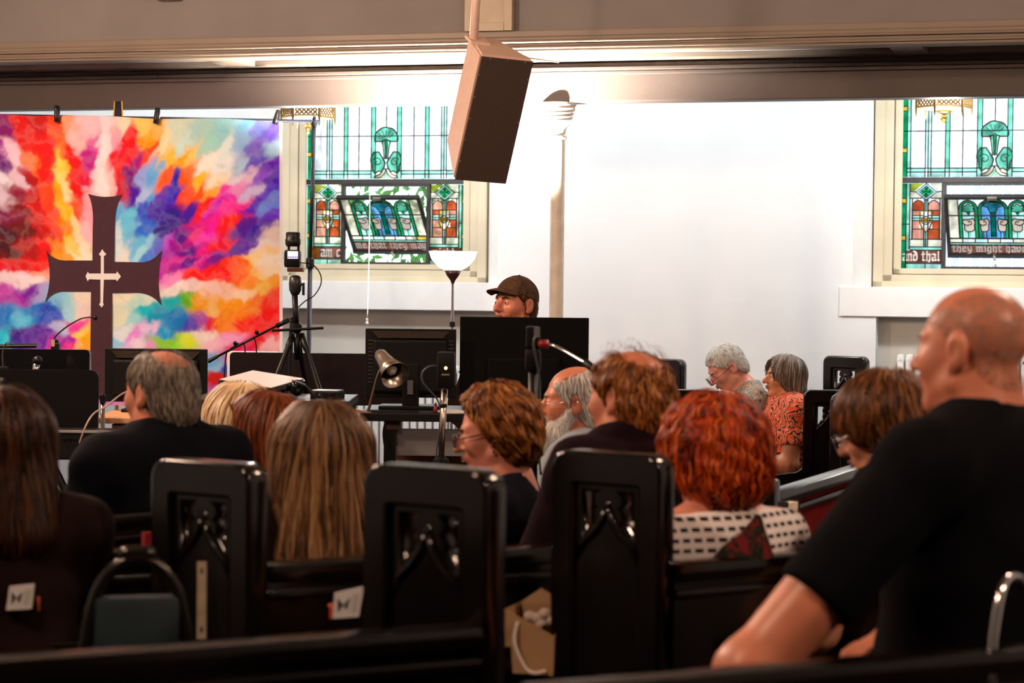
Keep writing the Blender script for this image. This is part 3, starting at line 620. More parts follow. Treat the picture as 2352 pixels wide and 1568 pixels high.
# ================================================================== banner
pl_d = lambda px: 11.95 + .35 * (px + 175) / 825
pts = [(20,290,'7a2a6a'),(60,290,'c8281e'),(95,300,'b01818'),(130,290,'e0602a'),(165,290,'e8a890'),(200,300,'e8d0d8'),(240,290,'f0e0e8'),(280,290,'f4e6d0'),(320,290,'f6d890'),(350,300,'f0c080'),(400,290,'d8e8d8'),(450,290,'b8dcd8'),(500,290,'a8d8e0'),(560,290,'98c8e8'),(610,290,'8890d8'),(640,290,'7868c8'),
(10,330,'8a3a8a'),(30,340,'e8c8d8'),(60,330,'c82020'),(100,320,'d03018'),(140,330,'e87838'),(175,320,'e8c8c8'),(205,330,'d070a0'),(235,330,'f0e8f0'),(265,330,'e8b0c0'),(300,320,'e84050'),(330,330,'f0b060'),(370,330,'f4e8c0'),(420,330,'d8f0e8'),(470,320,'b0e0d8'),(520,330,'e8f8f8'),(560,330,'a8c8f0'),(600,330,'8878d0'),(640,330,'b8d8f0'),
(10,370,'602070'),(45,365,'e8d0e0'),(75,370,'e89070'),(110,360,'e85028'),(140,385,'f8d880'),(170,370,'d82018'),(205,365,'b02088'),(235,375,'f4f0f4'),(262,370,'d82040'),(300,360,'f02858'),(320,375,'a02880'),(345,345,'f06030'),(380,370,'f8c860'),(420,365,'f4b040'),(440,350,'f8d890'),(480,370,'fbfbf4'),(520,370,'f4fafc'),(560,380,'c0d8f0'),(590,370,'7060c8'),(630,380,'6840b8'),
(15,410,'e8e4f0'),(50,410,'e0c8d8'),(70,405,'a01830'),(105,400,'e03020'),(140,410,'f8e098'),(170,410,'e02818'),(200,415,'d02050'),(215,410,'f0d0d8'),(237,420,'f8f0f0'),(262,415,'f0c0c0'),(285,400,'e01838'),(310,400,'701878'),(335,400,'a8b8f0'),(352,395,'80b8f0'),(375,415,'f87020'),(405,412,'3848b8'),(430,400,'f07828'),(460,415,'f8c860'),(500,420,'fcf4e0'),(540,420,'f0e8f8'),(575,410,'e8d0e8'),(600,415,'9870d8'),(635,420,'5838b0'),
(10,450,'d8c8d8'),(40,440,'801838'),(75,450,'b01018'),(110,440,'f06828'),(140,450,'f8b030'),(160,450,'f8e8c0'),(185,445,'d83020'),(205,450,'f0b8c0'),(285,440,'b81050'),(310,450,'5020a0'),(335,440,'c0d0f8'),(350,450,'70b0e8'),(375,440,'6028b8'),(400,445,'4838c0'),(430,440,'f86828'),(460,440,'f06830'),(490,440,'f8b068'),(520,440,'e860b8'),(555,430,'f0a8d8'),(585,445,'d8d0f0'),(620,440,'6850c8'),(640,450,'8090e0'),
(10,490,'701848'),(45,480,'701020'),(85,490,'c01010'),(115,480,'e86020'),(150,490,'f8c040'),(180,490,'e86048'),(205,490,'f0b0c0'),(275,490,'80b8e8'),(300,490,'88d0f0'),(330,480,'4858c8'),(360,480,'4820a0'),(400,480,'382090'),(440,480,'4828a0'),(470,475,'f04050'),(500,480,'c838b8'),(530,480,'e838a8'),(560,480,'e860a0'),(590,480,'5838b8'),(620,480,'8098e8'),(640,490,'7050c8'),
(10,530,'401028'),(50,530,'601018'),(90,530,'b00c10'),(120,530,'f06018'),(150,530,'f89828'),(175,530,'f8e0b8'),(200,530,'f0c8d0'),(275,530,'e0f4fc'),(300,530,'90d0f0'),(330,530,'5878d8'),(365,530,'382888'),(400,520,'402088'),(430,540,'482090'),(455,530,'e02090'),(480,530,'e840c0'),(510,520,'f05058'),(545,510,'f05830'),(570,520,'582898'),(600,530,'4828a0'),(640,530,'e8d8d0'),
(15,570,'400818'),(60,565,'a00818'),(95,570,'e03018'),(130,565,'f89830'),(165,570,'f8d888'),(200,575,'f8ecd8'),(275,575,'e8f8fc'),(310,570,'88c8f0'),(345,555,'a8d8f8'),(370,570,'7888e0'),(395,560,'c878d8'),(420,555,'a01898'),(440,570,'502090'),(460,570,'e020a0'),(490,565,'f03850'),(520,560,'e02860'),(550,570,'5820a0'),(580,560,'6020a8'),(610,560,'f0e8e8'),(640,570,'f8d8b0'),
(10,600,'c83048'),(50,600,'c01028'),(90,605,'d82018'),(100,620,'f0b0a0'),(140,590,'f8a838'),(170,590,'f8f0d0'),(200,590,'f8f4e8'),(280,590,'f8f4f0'),(320,590,'b8e8f8'),(350,595,'6890e0'),(370,610,'c030b8'),(400,600,'d020a8'),(430,600,'582090'),(455,600,'d818a0'),(490,600,'701898'),(520,605,'f06048'),(555,600,'f87828'),(590,590,'fce0b0'),(625,590,'fcf0e0'),
(10,640,'e8d8e0'),(50,640,'f0e0e8'),(90,640,'f4e8ec'),(400,640,'f4a8d8'),(430,640,'f83828'),(470,640,'f84020'),(510,640,'f84830'),(550,630,'f87838'),(580,640,'f89848'),(600,630,'fcd8a0'),(630,620,'fce8d0'),(640,640,'f8a860'),
(10,670,'b868b0'),(40,680,'a050a8'),(70,670,'7840a0'),(95,680,'b0a8d8'),(130,690,'98c8e8'),(165,690,'a8d8e8'),(195,685,'f0e4d8'),(275,685,'f4f0dc'),(310,690,'c8e8e0'),(340,680,'e8f4e8'),(400,660,'f8f4f0'),(440,665,'fce8e8'),(480,665,'fcd8d0'),(520,660,'fcd0c0'),(560,670,'fce0c8'),(600,660,'fcc880'),(635,670,'f86050'),
(10,730,'4880c8'),(50,730,'80c8e8'),(70,720,'3878c8'),(100,720,'3858b8'),(130,730,'5868c8'),(160,720,'b8e0f0'),(195,720,'f0e0dc'),(275,730,'e8ecd8'),(300,730,'b0e0e8'),(330,710,'48c0d0'),(360,720,'30a0c8'),(390,700,'58b8c8'),(420,695,'68b038'),(450,700,'e8a848'),(490,710,'fcc890'),(530,700,'fca858'),(570,710,'fc9840'),(610,700,'f86040'),(635,720,'e83838'),
(10,780,'68c8e0'),(40,770,'482888'),(80,770,'583098'),(110,770,'6838a8'),(140,760,'c8d0f0'),(160,780,'a030a8'),(175,750,'e858a8'),(190,770,'f8d888'),(203,780,'fcb848'),(270,780,'a8d8f0'),(290,760,'e8f0f8'),(315,770,'e8a8e8'),(345,760,'f0d8f8'),(370,760,'58a8d8'),(400,740,'3888c8'),(430,745,'5848b0'),(455,735,'a860b0'),(490,740,'d84858'),(520,740,'f09858'),(560,750,'f05840'),(600,750,'e03038'),(635,760,'d82838'),
(10,810,'88d8e8'),(50,800,'5030a0'),(90,800,'6838a0'),(130,810,'d050b0'),(160,800,'e83898'),(180,800,'f8c8a0'),(205,800,'f8b038'),(270,810,'90d0f0'),(290,800,'e8c8f0'),(320,790,'f4e8f8'),(350,800,'f0b8e0'),(375,785,'88c848'),(400,790,'90d850'),(430,780,'d8e868'),(455,765,'f4e8e0'),(480,760,'fcf0f0'),(500,780,'f8d0e0'),(530,770,'f0b0d8'),(560,790,'c82068'),(590,790,'d82840'),(620,790,'f4c8d0'),
(480,830,'88b8e8'),(500,840,'a8d0f0'),(490,865,'c03828'),(510,872,'a04830'),(490,890,'8878d0'),(500,905,'f8b0a0'),(520,850,'5060b8'),(560,830,'e83898'),(630,810,'e8b8c0'),(300,880,'c080d0'),(400,850,'e0a0d0'),(350,900,'f0a890'),(440,900,'d06080'),(600,880,'e04050'),(100,880,'6040a0'),(-60,300,'b02028'),(-90,400,'702058'),(-60,500,'a01020'),(-110,560,'f06020'),(-80,650,'f0e0e0'),(-60,740,'5880c8'),(-110,800,'60c0d8'),(-150,350,'e86030'),(-150,470,'5828a0'),(-150,620,'f8d0a0'),(-150,720,'7038a0')]
cpx = np.array([(a, b_) for a, b_, c in pts], float); ccol = np.array([srgb(c) for a, b_, c in pts])
def vnoise(x, y, seed):
    """smooth value noise, several octaves"""
    r = np.random.default_rng(seed); out = np.zeros_like(x); amp = 1.0; tot = 0
    for o in range(4):
        tb_ = r.uniform(-1, 1, (64, 64)); f = 2 ** o; xi, yi = x * f, y * f; x0, y0 = np.floor(xi).astype(int), np.floor(yi).astype(int); fx, fy = xi - x0, yi - y0
        fx, fy = fx * fx * (3 - 2 * fx), fy * fy * (3 - 2 * fy); g = lambda i, j: tb_[i % 64, j % 64]
        out += amp * ((g(x0, y0) * (1 - fx) + g(x0 + 1, y0) * fx) * (1 - fy) + (g(x0, y0 + 1) * (1 - fx) + g(x0 + 1, y0 + 1) * fx) * fy); tot += amp; amp *= .55
    return out / tot
def top_edge(px): return 262 + .024 * px + 2.0 * math.sin(px * .022)
nu, nv = 300, 240
gx = np.linspace(-175, 649, nu); vs, cols = [], []
px_g, py_g = [], []
for j in range(nv):
    for x in gx:
        te = top_edge(x) + 3.5 * max(0, math.cos((x - 20) * 2 * math.pi / 226.0)) ** 0 * 0
        px_g.append(x); py_g.append(te + (930 - te) * j / (nv - 1))
px_g, py_g = np.array(px_g), np.array(py_g)
# warp the picture plane so the colours billow
w1 = vnoise(px_g / 55 + 9, py_g / 55 + 3, 1) * 22 + vnoise(px_g / 16 + 2, py_g / 16, 2) * 7; w2 = vnoise(px_g / 55 + 1, py_g / 55 + 7, 3) * 22 + vnoise(px_g / 16 + 5, py_g / 16 + 5, 4) * 7
st = vnoise((px_g + py_g * .7) / 13, (py_g - px_g * .5) / 90, 5) * 7
qx, qy = px_g + w1 + st, py_g + w2 + st * .6
acc = np.zeros((len(qx), 3)); wt = np.zeros(len(qx)); acc2 = np.zeros((len(qx), 3)); wt2 = np.zeros(len(qx))
for (a, b_), c in zip(cpx, ccol):
    ex, ey = qx - a, qy - b_
    if b_ < 640: rr = math.hypot(a - 237, b_ - 660) + 1e-6; ux, uy, ka, kc = (a - 237) / rr, (b_ - 660) / rr, .58, 1.4      # streaks fly out from the cross
    else: ux, uy, ka, kc = .97, -.24, .75, 1.25
    d2 = (ka * (ex * ux + ey * uy)) ** 2 + (kc * (-ex * uy + ey * ux)) ** 2; w = 1 / (d2 + 30) ** 3.4; acc += w[:, None] * c; wt += w; w = 1 / (d2 + 150) ** 2.6; acc2 += w[:, None] * c; wt2 += w
acc = .45 * acc / wt[:, None] + .55 * acc2 / wt2[:, None]
mn = acc.mean(1, keepdims=True); acc = np.clip(mn + (acc - mn) * 1.38, 0, 1)
# pale spire over the cross
sp = np.clip(1 - np.abs(px_g - 238 + (py_g - 330) * .02) / (4 + np.clip((py_g - 290) / 110, 0, 1) ** 2 * 30), 0, 1) * np.clip((455 - py_g) / 20, 0, 1) * np.clip((py_g - 285) / 60, 0, 1)
acc = acc * (1 - sp[:, None] * .9) + np.array(srgb('f6eef2')) * sp[:, None] * .9
edge = px_g > 642; acc[edge] = srgb('f2f0f4')
bil = np.abs(vnoise(qx / 34 + 4, qy / 34 + 2, 21)); acc = acc + (np.clip(.28 - bil, 0, 1) * 1.1)[:, None] * (1 - acc) * .22 - (np.clip(bil - .35, 0, 1) * .5)[:, None] * acc
acc[edge] = srgb('f2f0f4'); acc *= (1 + .05 * vnoise(px_g / 5, py_g / 5, 8))[:, None]
verts = []
for x, y in zip(px_g, py_g):
    p = P(x, y, pl_d(x)); p.y += .004 * math.sin(x * .05 + y * .01) + .003 * math.sin(y * .045)
    verts.append(p)
bo = P(237, 930, pl_d(237)); verts = [p - bo for p in verts]
me = bpy.data.meshes.new('cloth'); me.from_pydata(verts, [], [(j * nu + i, j * nu + i + 1, (j + 1) * nu + i + 1, (j + 1) * nu + i) for j in range(nv - 1) for i in range(nu - 1)])
at = me.color_attributes.new('print', 'FLOAT_COLOR', 'POINT'); at.data.foreach_set('color', np.column_stack([np.clip(acc, 0, 1), np.ones(len(acc))]).astype(np.float32).ravel())
smooth_mesh(me)
bmt = bpy.data.materials.new('printed_cloth'); bmt.use_nodes = True; nt = bmt.node_tree; an = nt.nodes.new('ShaderNodeAttribute'); an.attribute_name = 'print'
pb_ = nt.nodes['Principled BSDF']; nt.links.new(an.outputs['Color'], pb_.inputs['Base Color']); pb_.inputs['Roughness'].default_value = .85
wv = nt.nodes.new('ShaderNodeTexNoise'); wv.inputs['Scale'].default_value = 60; tcn = nt.nodes.new('ShaderNodeTexCoord'); nt.links.new(tcn.outputs['Object'], wv.inputs['Vector']); bu_ = nt.nodes.new('ShaderNodeBump'); bu_.inputs['Strength'].default_value = .25; bu_.inputs['Distance'].default_value = .01; nt.links.new(wv.outputs['Fac'], bu_.inputs['Height']); nt.links.new(bu_.outputs['Normal'], pb_.inputs['Normal'])
me.materials.append(bmt)
ban = thing('banner', 'large cloth banner of coloured clouds with a dark cross', 'banner', Matrix.Translation(bo)); link('cloth', me, ban)
def on_banner(poly, name, m, off):
    n = len(poly); V = [P(x, y, pl_d(x)) - bo for x, y in poly]; mb = MB(); mb.add([v + Vector((0, -off, 0)) for v in V] + [v + Vector((0, -off + .0015, 0)) for v in V], [tuple(range(n)), tuple(range(2 * n - 1, n - 1, -1))] + [(i, i + n, (i + 1) % n + n, (i + 1) % n) for i in range(n)]); return mb.build(name, m, ban)
def q2(a, c, b_, n=8): return [((1 - t) ** 2 * a[0] + 2 * t * (1 - t) * c[0] + t * t * b_[0], (1 - t) ** 2 * a[1] + 2 * t * (1 - t) * c[1] + t * t * b_[1]) for t in [i / n for i in range(n + 1)]]
cross = (q2((203, 445), (240, 458), (281, 447)) + q2((281, 447), (264, 470), (265, 515)) + [(263, 600)] + [(265, 601)] + q2((320, 602), (350, 605), (373, 574)) + q2((373, 574), (357, 636), (371, 700)) + q2((371, 700), (350, 674), (318, 672)) + [(258, 672), (258, 860), (262, 915), (205, 915), (208, 840), (210, 670)] + q2((142, 668), (118, 672), (104, 695)) + q2((104, 695), (125, 636), (106, 572)) + q2((106, 572), (120, 597), (150, 598)) + [(213, 598)] + q2((214, 520), (217, 472), (203, 445)))
on_banner(cross, 'printed_cross', mat('dark_maroon_print', srgb('46232f'), .85, var=.08, scale=30), .012)
def flare(cx, cy, dx, dy, L, w, f): return None
sm = [(236, 572), (240, 578), (246, 584), (240, 588), (240, 628), (268, 628), (270, 623), (274, 628), (279, 635), (274, 641), (270, 646), (268, 642), (240, 642), (238, 695), (240, 699), (235, 706), (229, 699), (232, 694), (232, 642), (206, 641), (203, 646), (198, 634), (203, 624), (206, 628), (233, 628), (233, 588), (228, 584), (233, 578)]
on_banner(sm, 'printed_small_cross', mat('white_print', srgb('f0e8e4'), .85, var=.03), .018)
# clips and backdrop stand
M_clip = mat('black_clip_plastic', (.008, .008, .009), .4)
for i, (x, y0, y1, tilt, lab) in enumerate(((131, 243, 280, .0, 'leftmost black spring clip on the top edge of the banner'), (358, 248, 284, .12, 'middle black spring clip on the top edge of the banner'), (631, 252, 285, .28, 'black spring clip at the right corner of the banner'))):
    p = P(x, y1, pl_d(x) - .03); kk = pl_d(x) / F; L = (y1 - y0) * kk
    T = thing('spring_clip', lab, 'clip', Matrix.Translation(p) @ Matrix.Rotation(tilt, 4, 'Y'), 'banner clips')
    for s_ in (-1, 1):
        b = MB(); b.tube([(s_ * .002, s_ * .012, 0), (s_ * .002, s_ * .008, L * .35), (s_ * .003, s_ * .016, L * .7), (s_ * .003, s_ * .022, L)], [.012, .013, .010, .007], 8); b.build('jaw', M_clip, T, smooth=True)
    b = MB(); b.tube([(-.016, 0, L * .42), (.016, 0, L * .42)], .007, 8); b.build('hinge', M_steel, T)
dp = 12.42; tp, bt_ = P(722, 283, dp), P(706, 800, dp); fz = floor_z(dp)
T = thing('backdrop_stand', 'dark backdrop stand with crossbar holding up the banner', 'stand', Matrix.Translation((bt_.x, bt_.y, fz))); o_ = Vector((bt_.x, bt_.y, fz)); M_navy = mat('navy_metal', (.022, .026, .045), .35, .3)
b = MB(); mid = tp.lerp(bt_, .62); b.tube([tp - o_, mid - o_], 4.4 * dp / F, 10); b.build('upper_pole', M_navy, T, smooth=True)
b = MB(); b.tube([mid - o_, Vector((0, 0, .02))], 5.8 * dp / F, 10); b.build('lower_pole', M_navy, T, smooth=True)
b = MB(); b.lathe([(.021, -.03), (.024, -.02), (.024, .02), (.02, .03)], 12, Matrix.Translation(mid - o_)); b.build('collar', M_black2, T)
b = MB(); b.tube([P(734, 279, dp) - o_, P(-190, 262, dp - .02) - o_], 4.2 * dp / F, 10); b.build('crossbar', M_navy, T, smooth=True)
b = MB(); b.lathe([(.013, -.02), (.016, 0), (.010, .015), (.012, .03), (.004, .04)], 10, Matrix.Translation(tp - o_)); b.build('wing_nut', M_black2, T)
for k in range(3): b = MB(); b.tube([(0, 0, .35), (.33 * math.cos(2.1 * k + .5), .33 * math.sin(2.1 * k + .5), .01)], .009, 8); b.build('leg', M_navy, T)
# flag behind the banner: only its tip shows
fb = P(272, 300, 12.75); T = thing('flag', 'furled navy flag with gold fringe behind the banner', 'flag', Matrix.Translation((fb.x, fb.y, floor_z(12.75)))); z0 = fb.z - floor_z(12.75)
b = MB(); b.tube([(0, 0, 0), (0, 0, z0 + .08)], .012, 8); b.build('staff', M_brass, T)
b = MB()
pr = [(.020, z0 + .17), (.024, z0 + .10), (.03, z0 + .0), (.06, z0 - .4), (.11, z0 - .9), (.10, z0 - .95)]; b.lathe(pr, 14); b.build('cloth', mat('navy_cloth', (.012, .014, .05), .8), T, smooth=True)
for s_ in (-1, 1): b = MB(); b.tube([(s_ * .021, -.012, z0 + .17), (s_ * .028, -.014, z0 + .04), (s_ * .062, -.02, z0 - .4)], .004, 6); b.build('fringe', mat('gold_fringe', (.8, .5, .02), .6), T)
# ================================================================== people: bodies grown from smooth implicit shapes
def smin(a, b, k):
    h = np.clip(.5 + .5 * (b - a) / k, 0, 1); return b + (a - b) * h - k * h * (1 - h)
def smax(a, b, k): return -smin(-a, -b, k)
def cap(p, a, b, r1, r2=None):
    r2 = r1 if r2 is None else r2; a = np.asarray(a, np.float32); b = np.asarray(b, np.float32); ba = b - a
    t = np.clip(((p - a) @ ba) / max(ba @ ba, 1e-9), 0, 1); d = p - a - t[:, None] * ba
    return np.sqrt(np.einsum('ij,ij->i', d, d)) - (r1 + (r2 - r1) * t)
def ell(p, c, r):
    q = (p - np.asarray(c, np.float32)); r = np.asarray(r, np.float32); k0 = np.sqrt((((q / r)) ** 2).sum(1)); k1 = np.sqrt(((q / (r * r)) ** 2).sum(1)) + 1e-9
    return k0 * (k0 - 1) / k1
def nets(f, xs, ys, zs):
    """surface nets on a rectilinear grid -> verts, quads"""
    nx, ny, nz = len(xs), len(ys), len(zs)
    g = np.stack(np.meshgrid(xs, ys, zs, indexing='ij'), -1).reshape(-1, 3).astype(np.float32)
    V = f(g).reshape(nx, ny, nz).astype(np.float32); G3 = g.reshape(nx, ny, nz, 3)
    ins = V < 0; cnt = np.zeros((nx - 1, ny - 1, nz - 1), np.int8); acc = np.zeros((nx - 1, ny - 1, nz - 1, 3), np.float32)
    sl = lambda n, o: slice(o, n - 1 + o)
    for ax in range(3):
        for o1 in (0, 1):
            for o2 in (0, 1):
                o = [0, 0, 0]; oth = [i for i in range(3) if i != ax]; o[oth[0]], o[oth[1]] = o1, o2; e = list(o); e[ax] = 1
                A = tuple(sl(n, q) for n, q in zip((nx, ny, nz), o)); B = tuple(sl(n, q) for n, q in zip((nx, ny, nz), e))
                x = ins[A] != ins[B]; t = np.where(x, V[A] / np.where(x, V[A] - V[B], 1), 0)[..., None]
                acc += np.where(x[..., None], G3[A] + (G3[B] - G3[A]) * t, 0); cnt += x
    m = cnt > 0; idx = -np.ones(m.shape, np.int64); idx[m] = np.arange(m.sum()); vv = acc[m] / cnt[m][:, None]; quads = []
    for ax in range(3):
        oth = [i for i in range(3) if i != ax]
        A = [slice(1, -1)] * 3; A[ax] = slice(0, -1); B = list(A); B[ax] = slice(1, None)
        a, b = ins[tuple(A)], ins[tuple(B)]; x = np.argwhere(a != b)
        if not len(x): continue
        fl = a[tuple(x.T)]; base = x.copy(); base[:, oth[0]] += 1; base[:, oth[1]] += 1
        c = []
        for d1, d2 in ((-1, -1), (0, -1), (0, 0), (-1, 0)):
            q = base.copy(); q[:, oth[0]] += d1; q[:, oth[1]] += d2; c.append(idx[tuple(q.T)])
        q = np.stack(c, 1); fl2 = fl if ax != 1 else ~fl
        q[~fl2] = q[~fl2][:, ::-1]; quads.append(q)
    return vv, (np.concatenate(quads) if quads else np.zeros((0, 4), int))
def axis(*segs):
    """segs: (start, stop, step) runs joined"""
    out = []
    for a, b, s in segs: out += list(np.arange(a, b - s * .3, s))
    return np.array(out + [segs[-1][1]], np.float32)
def mesh_from(vv, qq, name, m, parent, M=None):
    me = bpy.data.meshes.new(name); me.vertices.add(len(vv)); me.vertices.foreach_set('co', np.asarray(vv, np.float32).ravel())
    me.loops.add(len(qq) * 4); me.loops.foreach_set('vertex_index', np.asarray(qq, np.int32).ravel()); me.polygons.add(len(qq))
    me.polygons.foreach_set('loop_start', np.arange(len(qq), dtype=np.int32) * 4); me.polygons.foreach_set('use_smooth', np.ones(len(qq), bool))
    me.update(calc_edges=True); me.validate(); me.materials.append(m); return link(name, me, parent, M)
def head_sdf(p, S):
    """p in head space: y to the face, z up, origin between the ears"""
    jw, nose = S.get('jaw', 1.0), S.get('nose', 1.0); fat = S.get('fat', 0.0); ax = np.abs(p[:, 0:1]); q = np.concatenate([ax, p[:, 1:]], 1)
    d = ell(p, (0, -.014, .034), (.076, .097, .083)); d = smin(d, ell(p, (0, .022, -.03), (.060 * jw + fat * .5, .066, .083)), .03)
    d = smin(d, cap(q, (.050 * jw + fat * .3, -.002, -.058), (.012, .060, -.094), .022 + fat * .3), .02); d = smin(d, ell(p, (0, .064, -.096), (.024, .02, .019)), .015)
    d = smin(d, cap(q, (.008, .080, .024), (.044, .062, .026), .012), .015); d = smin(d, ell(q, (.043, .052, -.02), (.024, .028, .028)), .02)
    d = smax(d, -ell(q, (.031, .098, .002), (.019, .022, .012)), .014)
    d = smin(d, ell(q, (.031, .074, .0025), (.0155, .0135, .0125)), .004)
    n = smin(cap(p, (0, .082, .014), (0, .100 + .012 * nose, -.028), .0075, .0125 * nose), ell(q, (.010, .097, -.031), (.009, .012, .008)), .008); d = smin(d, n, .012)
    d = smin(d, ell(p, (0, .078, -.058), (.026, .016, .018)), .012)
    d = smin(d, cap(q, (0, .0945, -.0545), (.019, .084, -.0575), .0055, .0035), .004); d = smin(d, cap(q, (0, .0935, -.0645), (.017, .084, -.062), .0065, .004), .004)
    d = smax(d, -cap(q, (0, .103, -.0592), (.021, .092, -.0595), .0022 + S.get('open', 0)), .004)
    e = smax(ell(q, (.080, -.016, .0), (.009, .021, .034)), -ell(q, (.089, -.010, .004), (.006, .012, .021)), .004); e = smin(e, ell(q, (.078, -.006, -.028), (.007, .010, .011)), .006)
    d = smin(d, e, .006); d = smin(d, cap(p, (0, -.022, -.055), (0, -.045, -.17), .054 + fat, .058 + fat), .025); return d
def rot(yaw=0, pitch=0, roll=0): return np.array(Matrix.Rotation(yaw, 3, 'Z') @ Matrix.Rotation(-pitch, 3, 'X') @ Matrix.Rotation(roll, 3, 'Y'), np.float32)
_H = {}
def hand_mesh():
    if 'm' not in _H:
        def f(p):
            d = ell(p, (0, .045, 0), (.040, .052, .015)); d = smin(d, cap(p, (0, -.03, 0), (0, .02, 0), .026, .028), .02)
            for i, (x, L) in enumerate(((-.030, .062), (-.010, .074), (.011, .070), (.030, .054))):
                a, b, c = (x, .085, .0), (x * 1.15, .085 + L * .5, -.006), (x * 1.15, .085 + L * .86, -.03); d = smin(d, np.minimum(cap(p, a, b, .0095, .0088), cap(p, b, c, .0088, .007)), .004)
            d = smin(d, np.minimum(cap(p, (-.03, .02, -.004), (-.058, .058, -.012), .014, .011), cap(p, (-.058, .058, -.012), (-.056, .09, -.022), .011, .008)), .008); return d
        _H['m'] = nets(f, axis((-.085, .055, .0055)), axis((-.07, .175, .006)), axis((-.05, .035, .005)))
    return _H['m']
def person(label, px, py_crown, d, yaw, S):
    """seated figure whose crown is seen at (px, py_crown), d metres ahead, turned yaw degrees to the left"""
    hs = S.get('hs', 1.0); hyaw, hp, hr = R(S.get('hyaw', 0)), R(S.get('hpitch', 0)), R(S.get('hroll', 0)); Rh = rot(hyaw, hp, hr); A = R(yaw)
    crown = P(px, py_crown, d); fz = S.get('floor', floor_z(d))
    # head centre so that the (turned) head reaches up to the crown point
    topv = Rh @ np.array([0, -.012, .117]) * hs; H = crown.z - fz - max(topv[2], .1)
    lean = S.get('lean', .04); hy = lean + S.get('hfwd', 0)
    hl = Vector((0, hy, H)); wv_ = Matrix.Rotation(A, 3, 'Z') @ hl
    base = Vector((crown.x - wv_.x, d - wv_.y, fz)); T = thing('person', label, 'person', rotz(base, A)); inv = rotz(base, A).inverted()
    sh = S.get('sh', .185); bulk = S.get('bulk', 1.0); zs = H - S.get('neck', .190) * hs; stand = S.get('stand', False); zh = .50 if not stand else zs - .50
    E = {}
    for s in (-1, 1):
        sp = np.array([s * sh, lean * .6 - .01, zs]); el = np.array([s * (sh + .045), .10 + lean * .4, zs - .27]); wr = np.array([s * .08, .25, zs - .36])
        k = 'L' if s < 0 else 'R'
        if k + 'el' in S: el = np.array(inv @ P(*S[k + 'el']))
        if k + 'wr' in S: wr = np.array(inv @ P(*S[k + 'wr']))
        E[s] = (sp, el, wr)
    def torso(p, off=0.0):
        d_ = ell(p, (0, .0, zh + .05), (.17 * bulk, .13 * bulk, .16)); ch = ell(p, (0, lean * .5, (zs + zh) * .5 + .06), (.165 * bulk, .125 * bulk, (zs - zh) * .62)); d_ = smin(d_, ch, .08)
        b = S.get('belly', 0)
        if b: d_ = smin(d_, ell(p, (0, .07, zh + .14), (.16 * bulk, .11 + b, .16)), .08)
        for s in (-1, 1):
            sp = E[s][0]; d_ = smin(d_, cap(p, (s * .04, lean * .7 - .02, zs + .015), tuple(sp), .066 * bulk, .062 * bulk), .05)
            d_ = smin(d_, cap(p, (s * .035, lean * .8 - .02, zs + .085), (s * .13, lean * .6 - .015, zs + .022), .030, .028), .05)
        return d_ - off
    def arms(p, off=0.0, sleeve=None):
        out = None
        for s in (-1, 1):
            sp, el, wr = E[s]; u = cap(p, sp, el, .056 * bulk, .046 * bulk); f = cap(p, el, wr, .046 * bulk, .030 * (.5 + bulk * .5)); f2 = cap(p, el, el + (wr - el) * .35, .047 * bulk, .047 * bulk); f = smin(f, f2, .03)
            a = smin(u, f, .02)
            if sleeve is not None:
                ax = (el - sp); L = np.linalg.norm(ax); t = (p - sp) @ (ax / L) - sleeve * L
                a = np.maximum(u, t.astype(np.float32)) if sleeve <= 1 else a
            out = a if out is None else np.minimum(out, a)
        return out - off
    def legs(p, off=0.0):
        out = None
        for s in (-1, 1):
            hp_ = (s * .09, .02, zh); kn = (s * .11, .37, zh + .01) if not stand else (s * .10, .03, zh * .53); an = (s * .10, .36, .09) if not stand else (s * .11, -.01, .09); ft = (s * .125, an[1] + .15, .045)
            a = smin(cap(p, hp_, kn, .088, .062), cap(p, kn, an, .058, .042), .03); a = smin(a, cap(p, (an[0], an[1] - .02, .05), ft, .042, .036), .03); out = a if out is None else smin(out, a, .02)
        return out - off
    def head(p): return head_sdf(((p - np.array([0, hy, H], np.float32)) @ Rh) / hs, S) * hs
    def body(p):
        d_ = np.full(len(p), .5, np.float32); z_ = p[:, 2]
        m = z_ < H - .03; pm = p[m]; t_ = torso(pm); am = arms(pm); t_ = smin(t_, am, .04); ml = pm[:, 2] < zh + .22; t_[ml] = smin(t_[ml], legs(pm[ml]), .04); d_[m] = t_
        m = (z_ > zs - .12) & (np.abs(p[:, 0]) < .17) & (np.abs(p[:, 1] - hy) < .21); pm = p[m]
        nk = cap(pm, (0, hy - .03, H - .08), (0, lean * .7 - .02, zs + .01), .056 * hs + S.get('fat', 0), .062 + S.get('fat', 0)); dn = smin(d_[m], nk, .035); d_[m] = smin(dn, head(pm), .018)
        return d_
    cs = S.get('coarse', .018); fs = S.get('fine', .0062); xm = max(.36, max(abs(E[s][j][0]) for s in (-1, 1) for j in (1, 2)) + .09); ym = max(.58 if not stand else .35, max(E[s][2][1] for s in (-1, 1)) + .08); y0 = min(-.22, min(E[s][j][1] for s in (-1, 1) for j in (1, 2)) - .09)
    z0 = -.02
    xs = axis((-xm, -.115, cs), (-.115, .115, fs), (.115, xm, cs)); ys = axis((y0, hy - .135, cs), (hy - .135, hy + .145, fs), (hy + .145, ym, cs * 1.3)); zz = axis((z0, H - .16, cs), (H - .16, H + .14, fs))
    vv, qq = nets(body, xs, ys, zz)
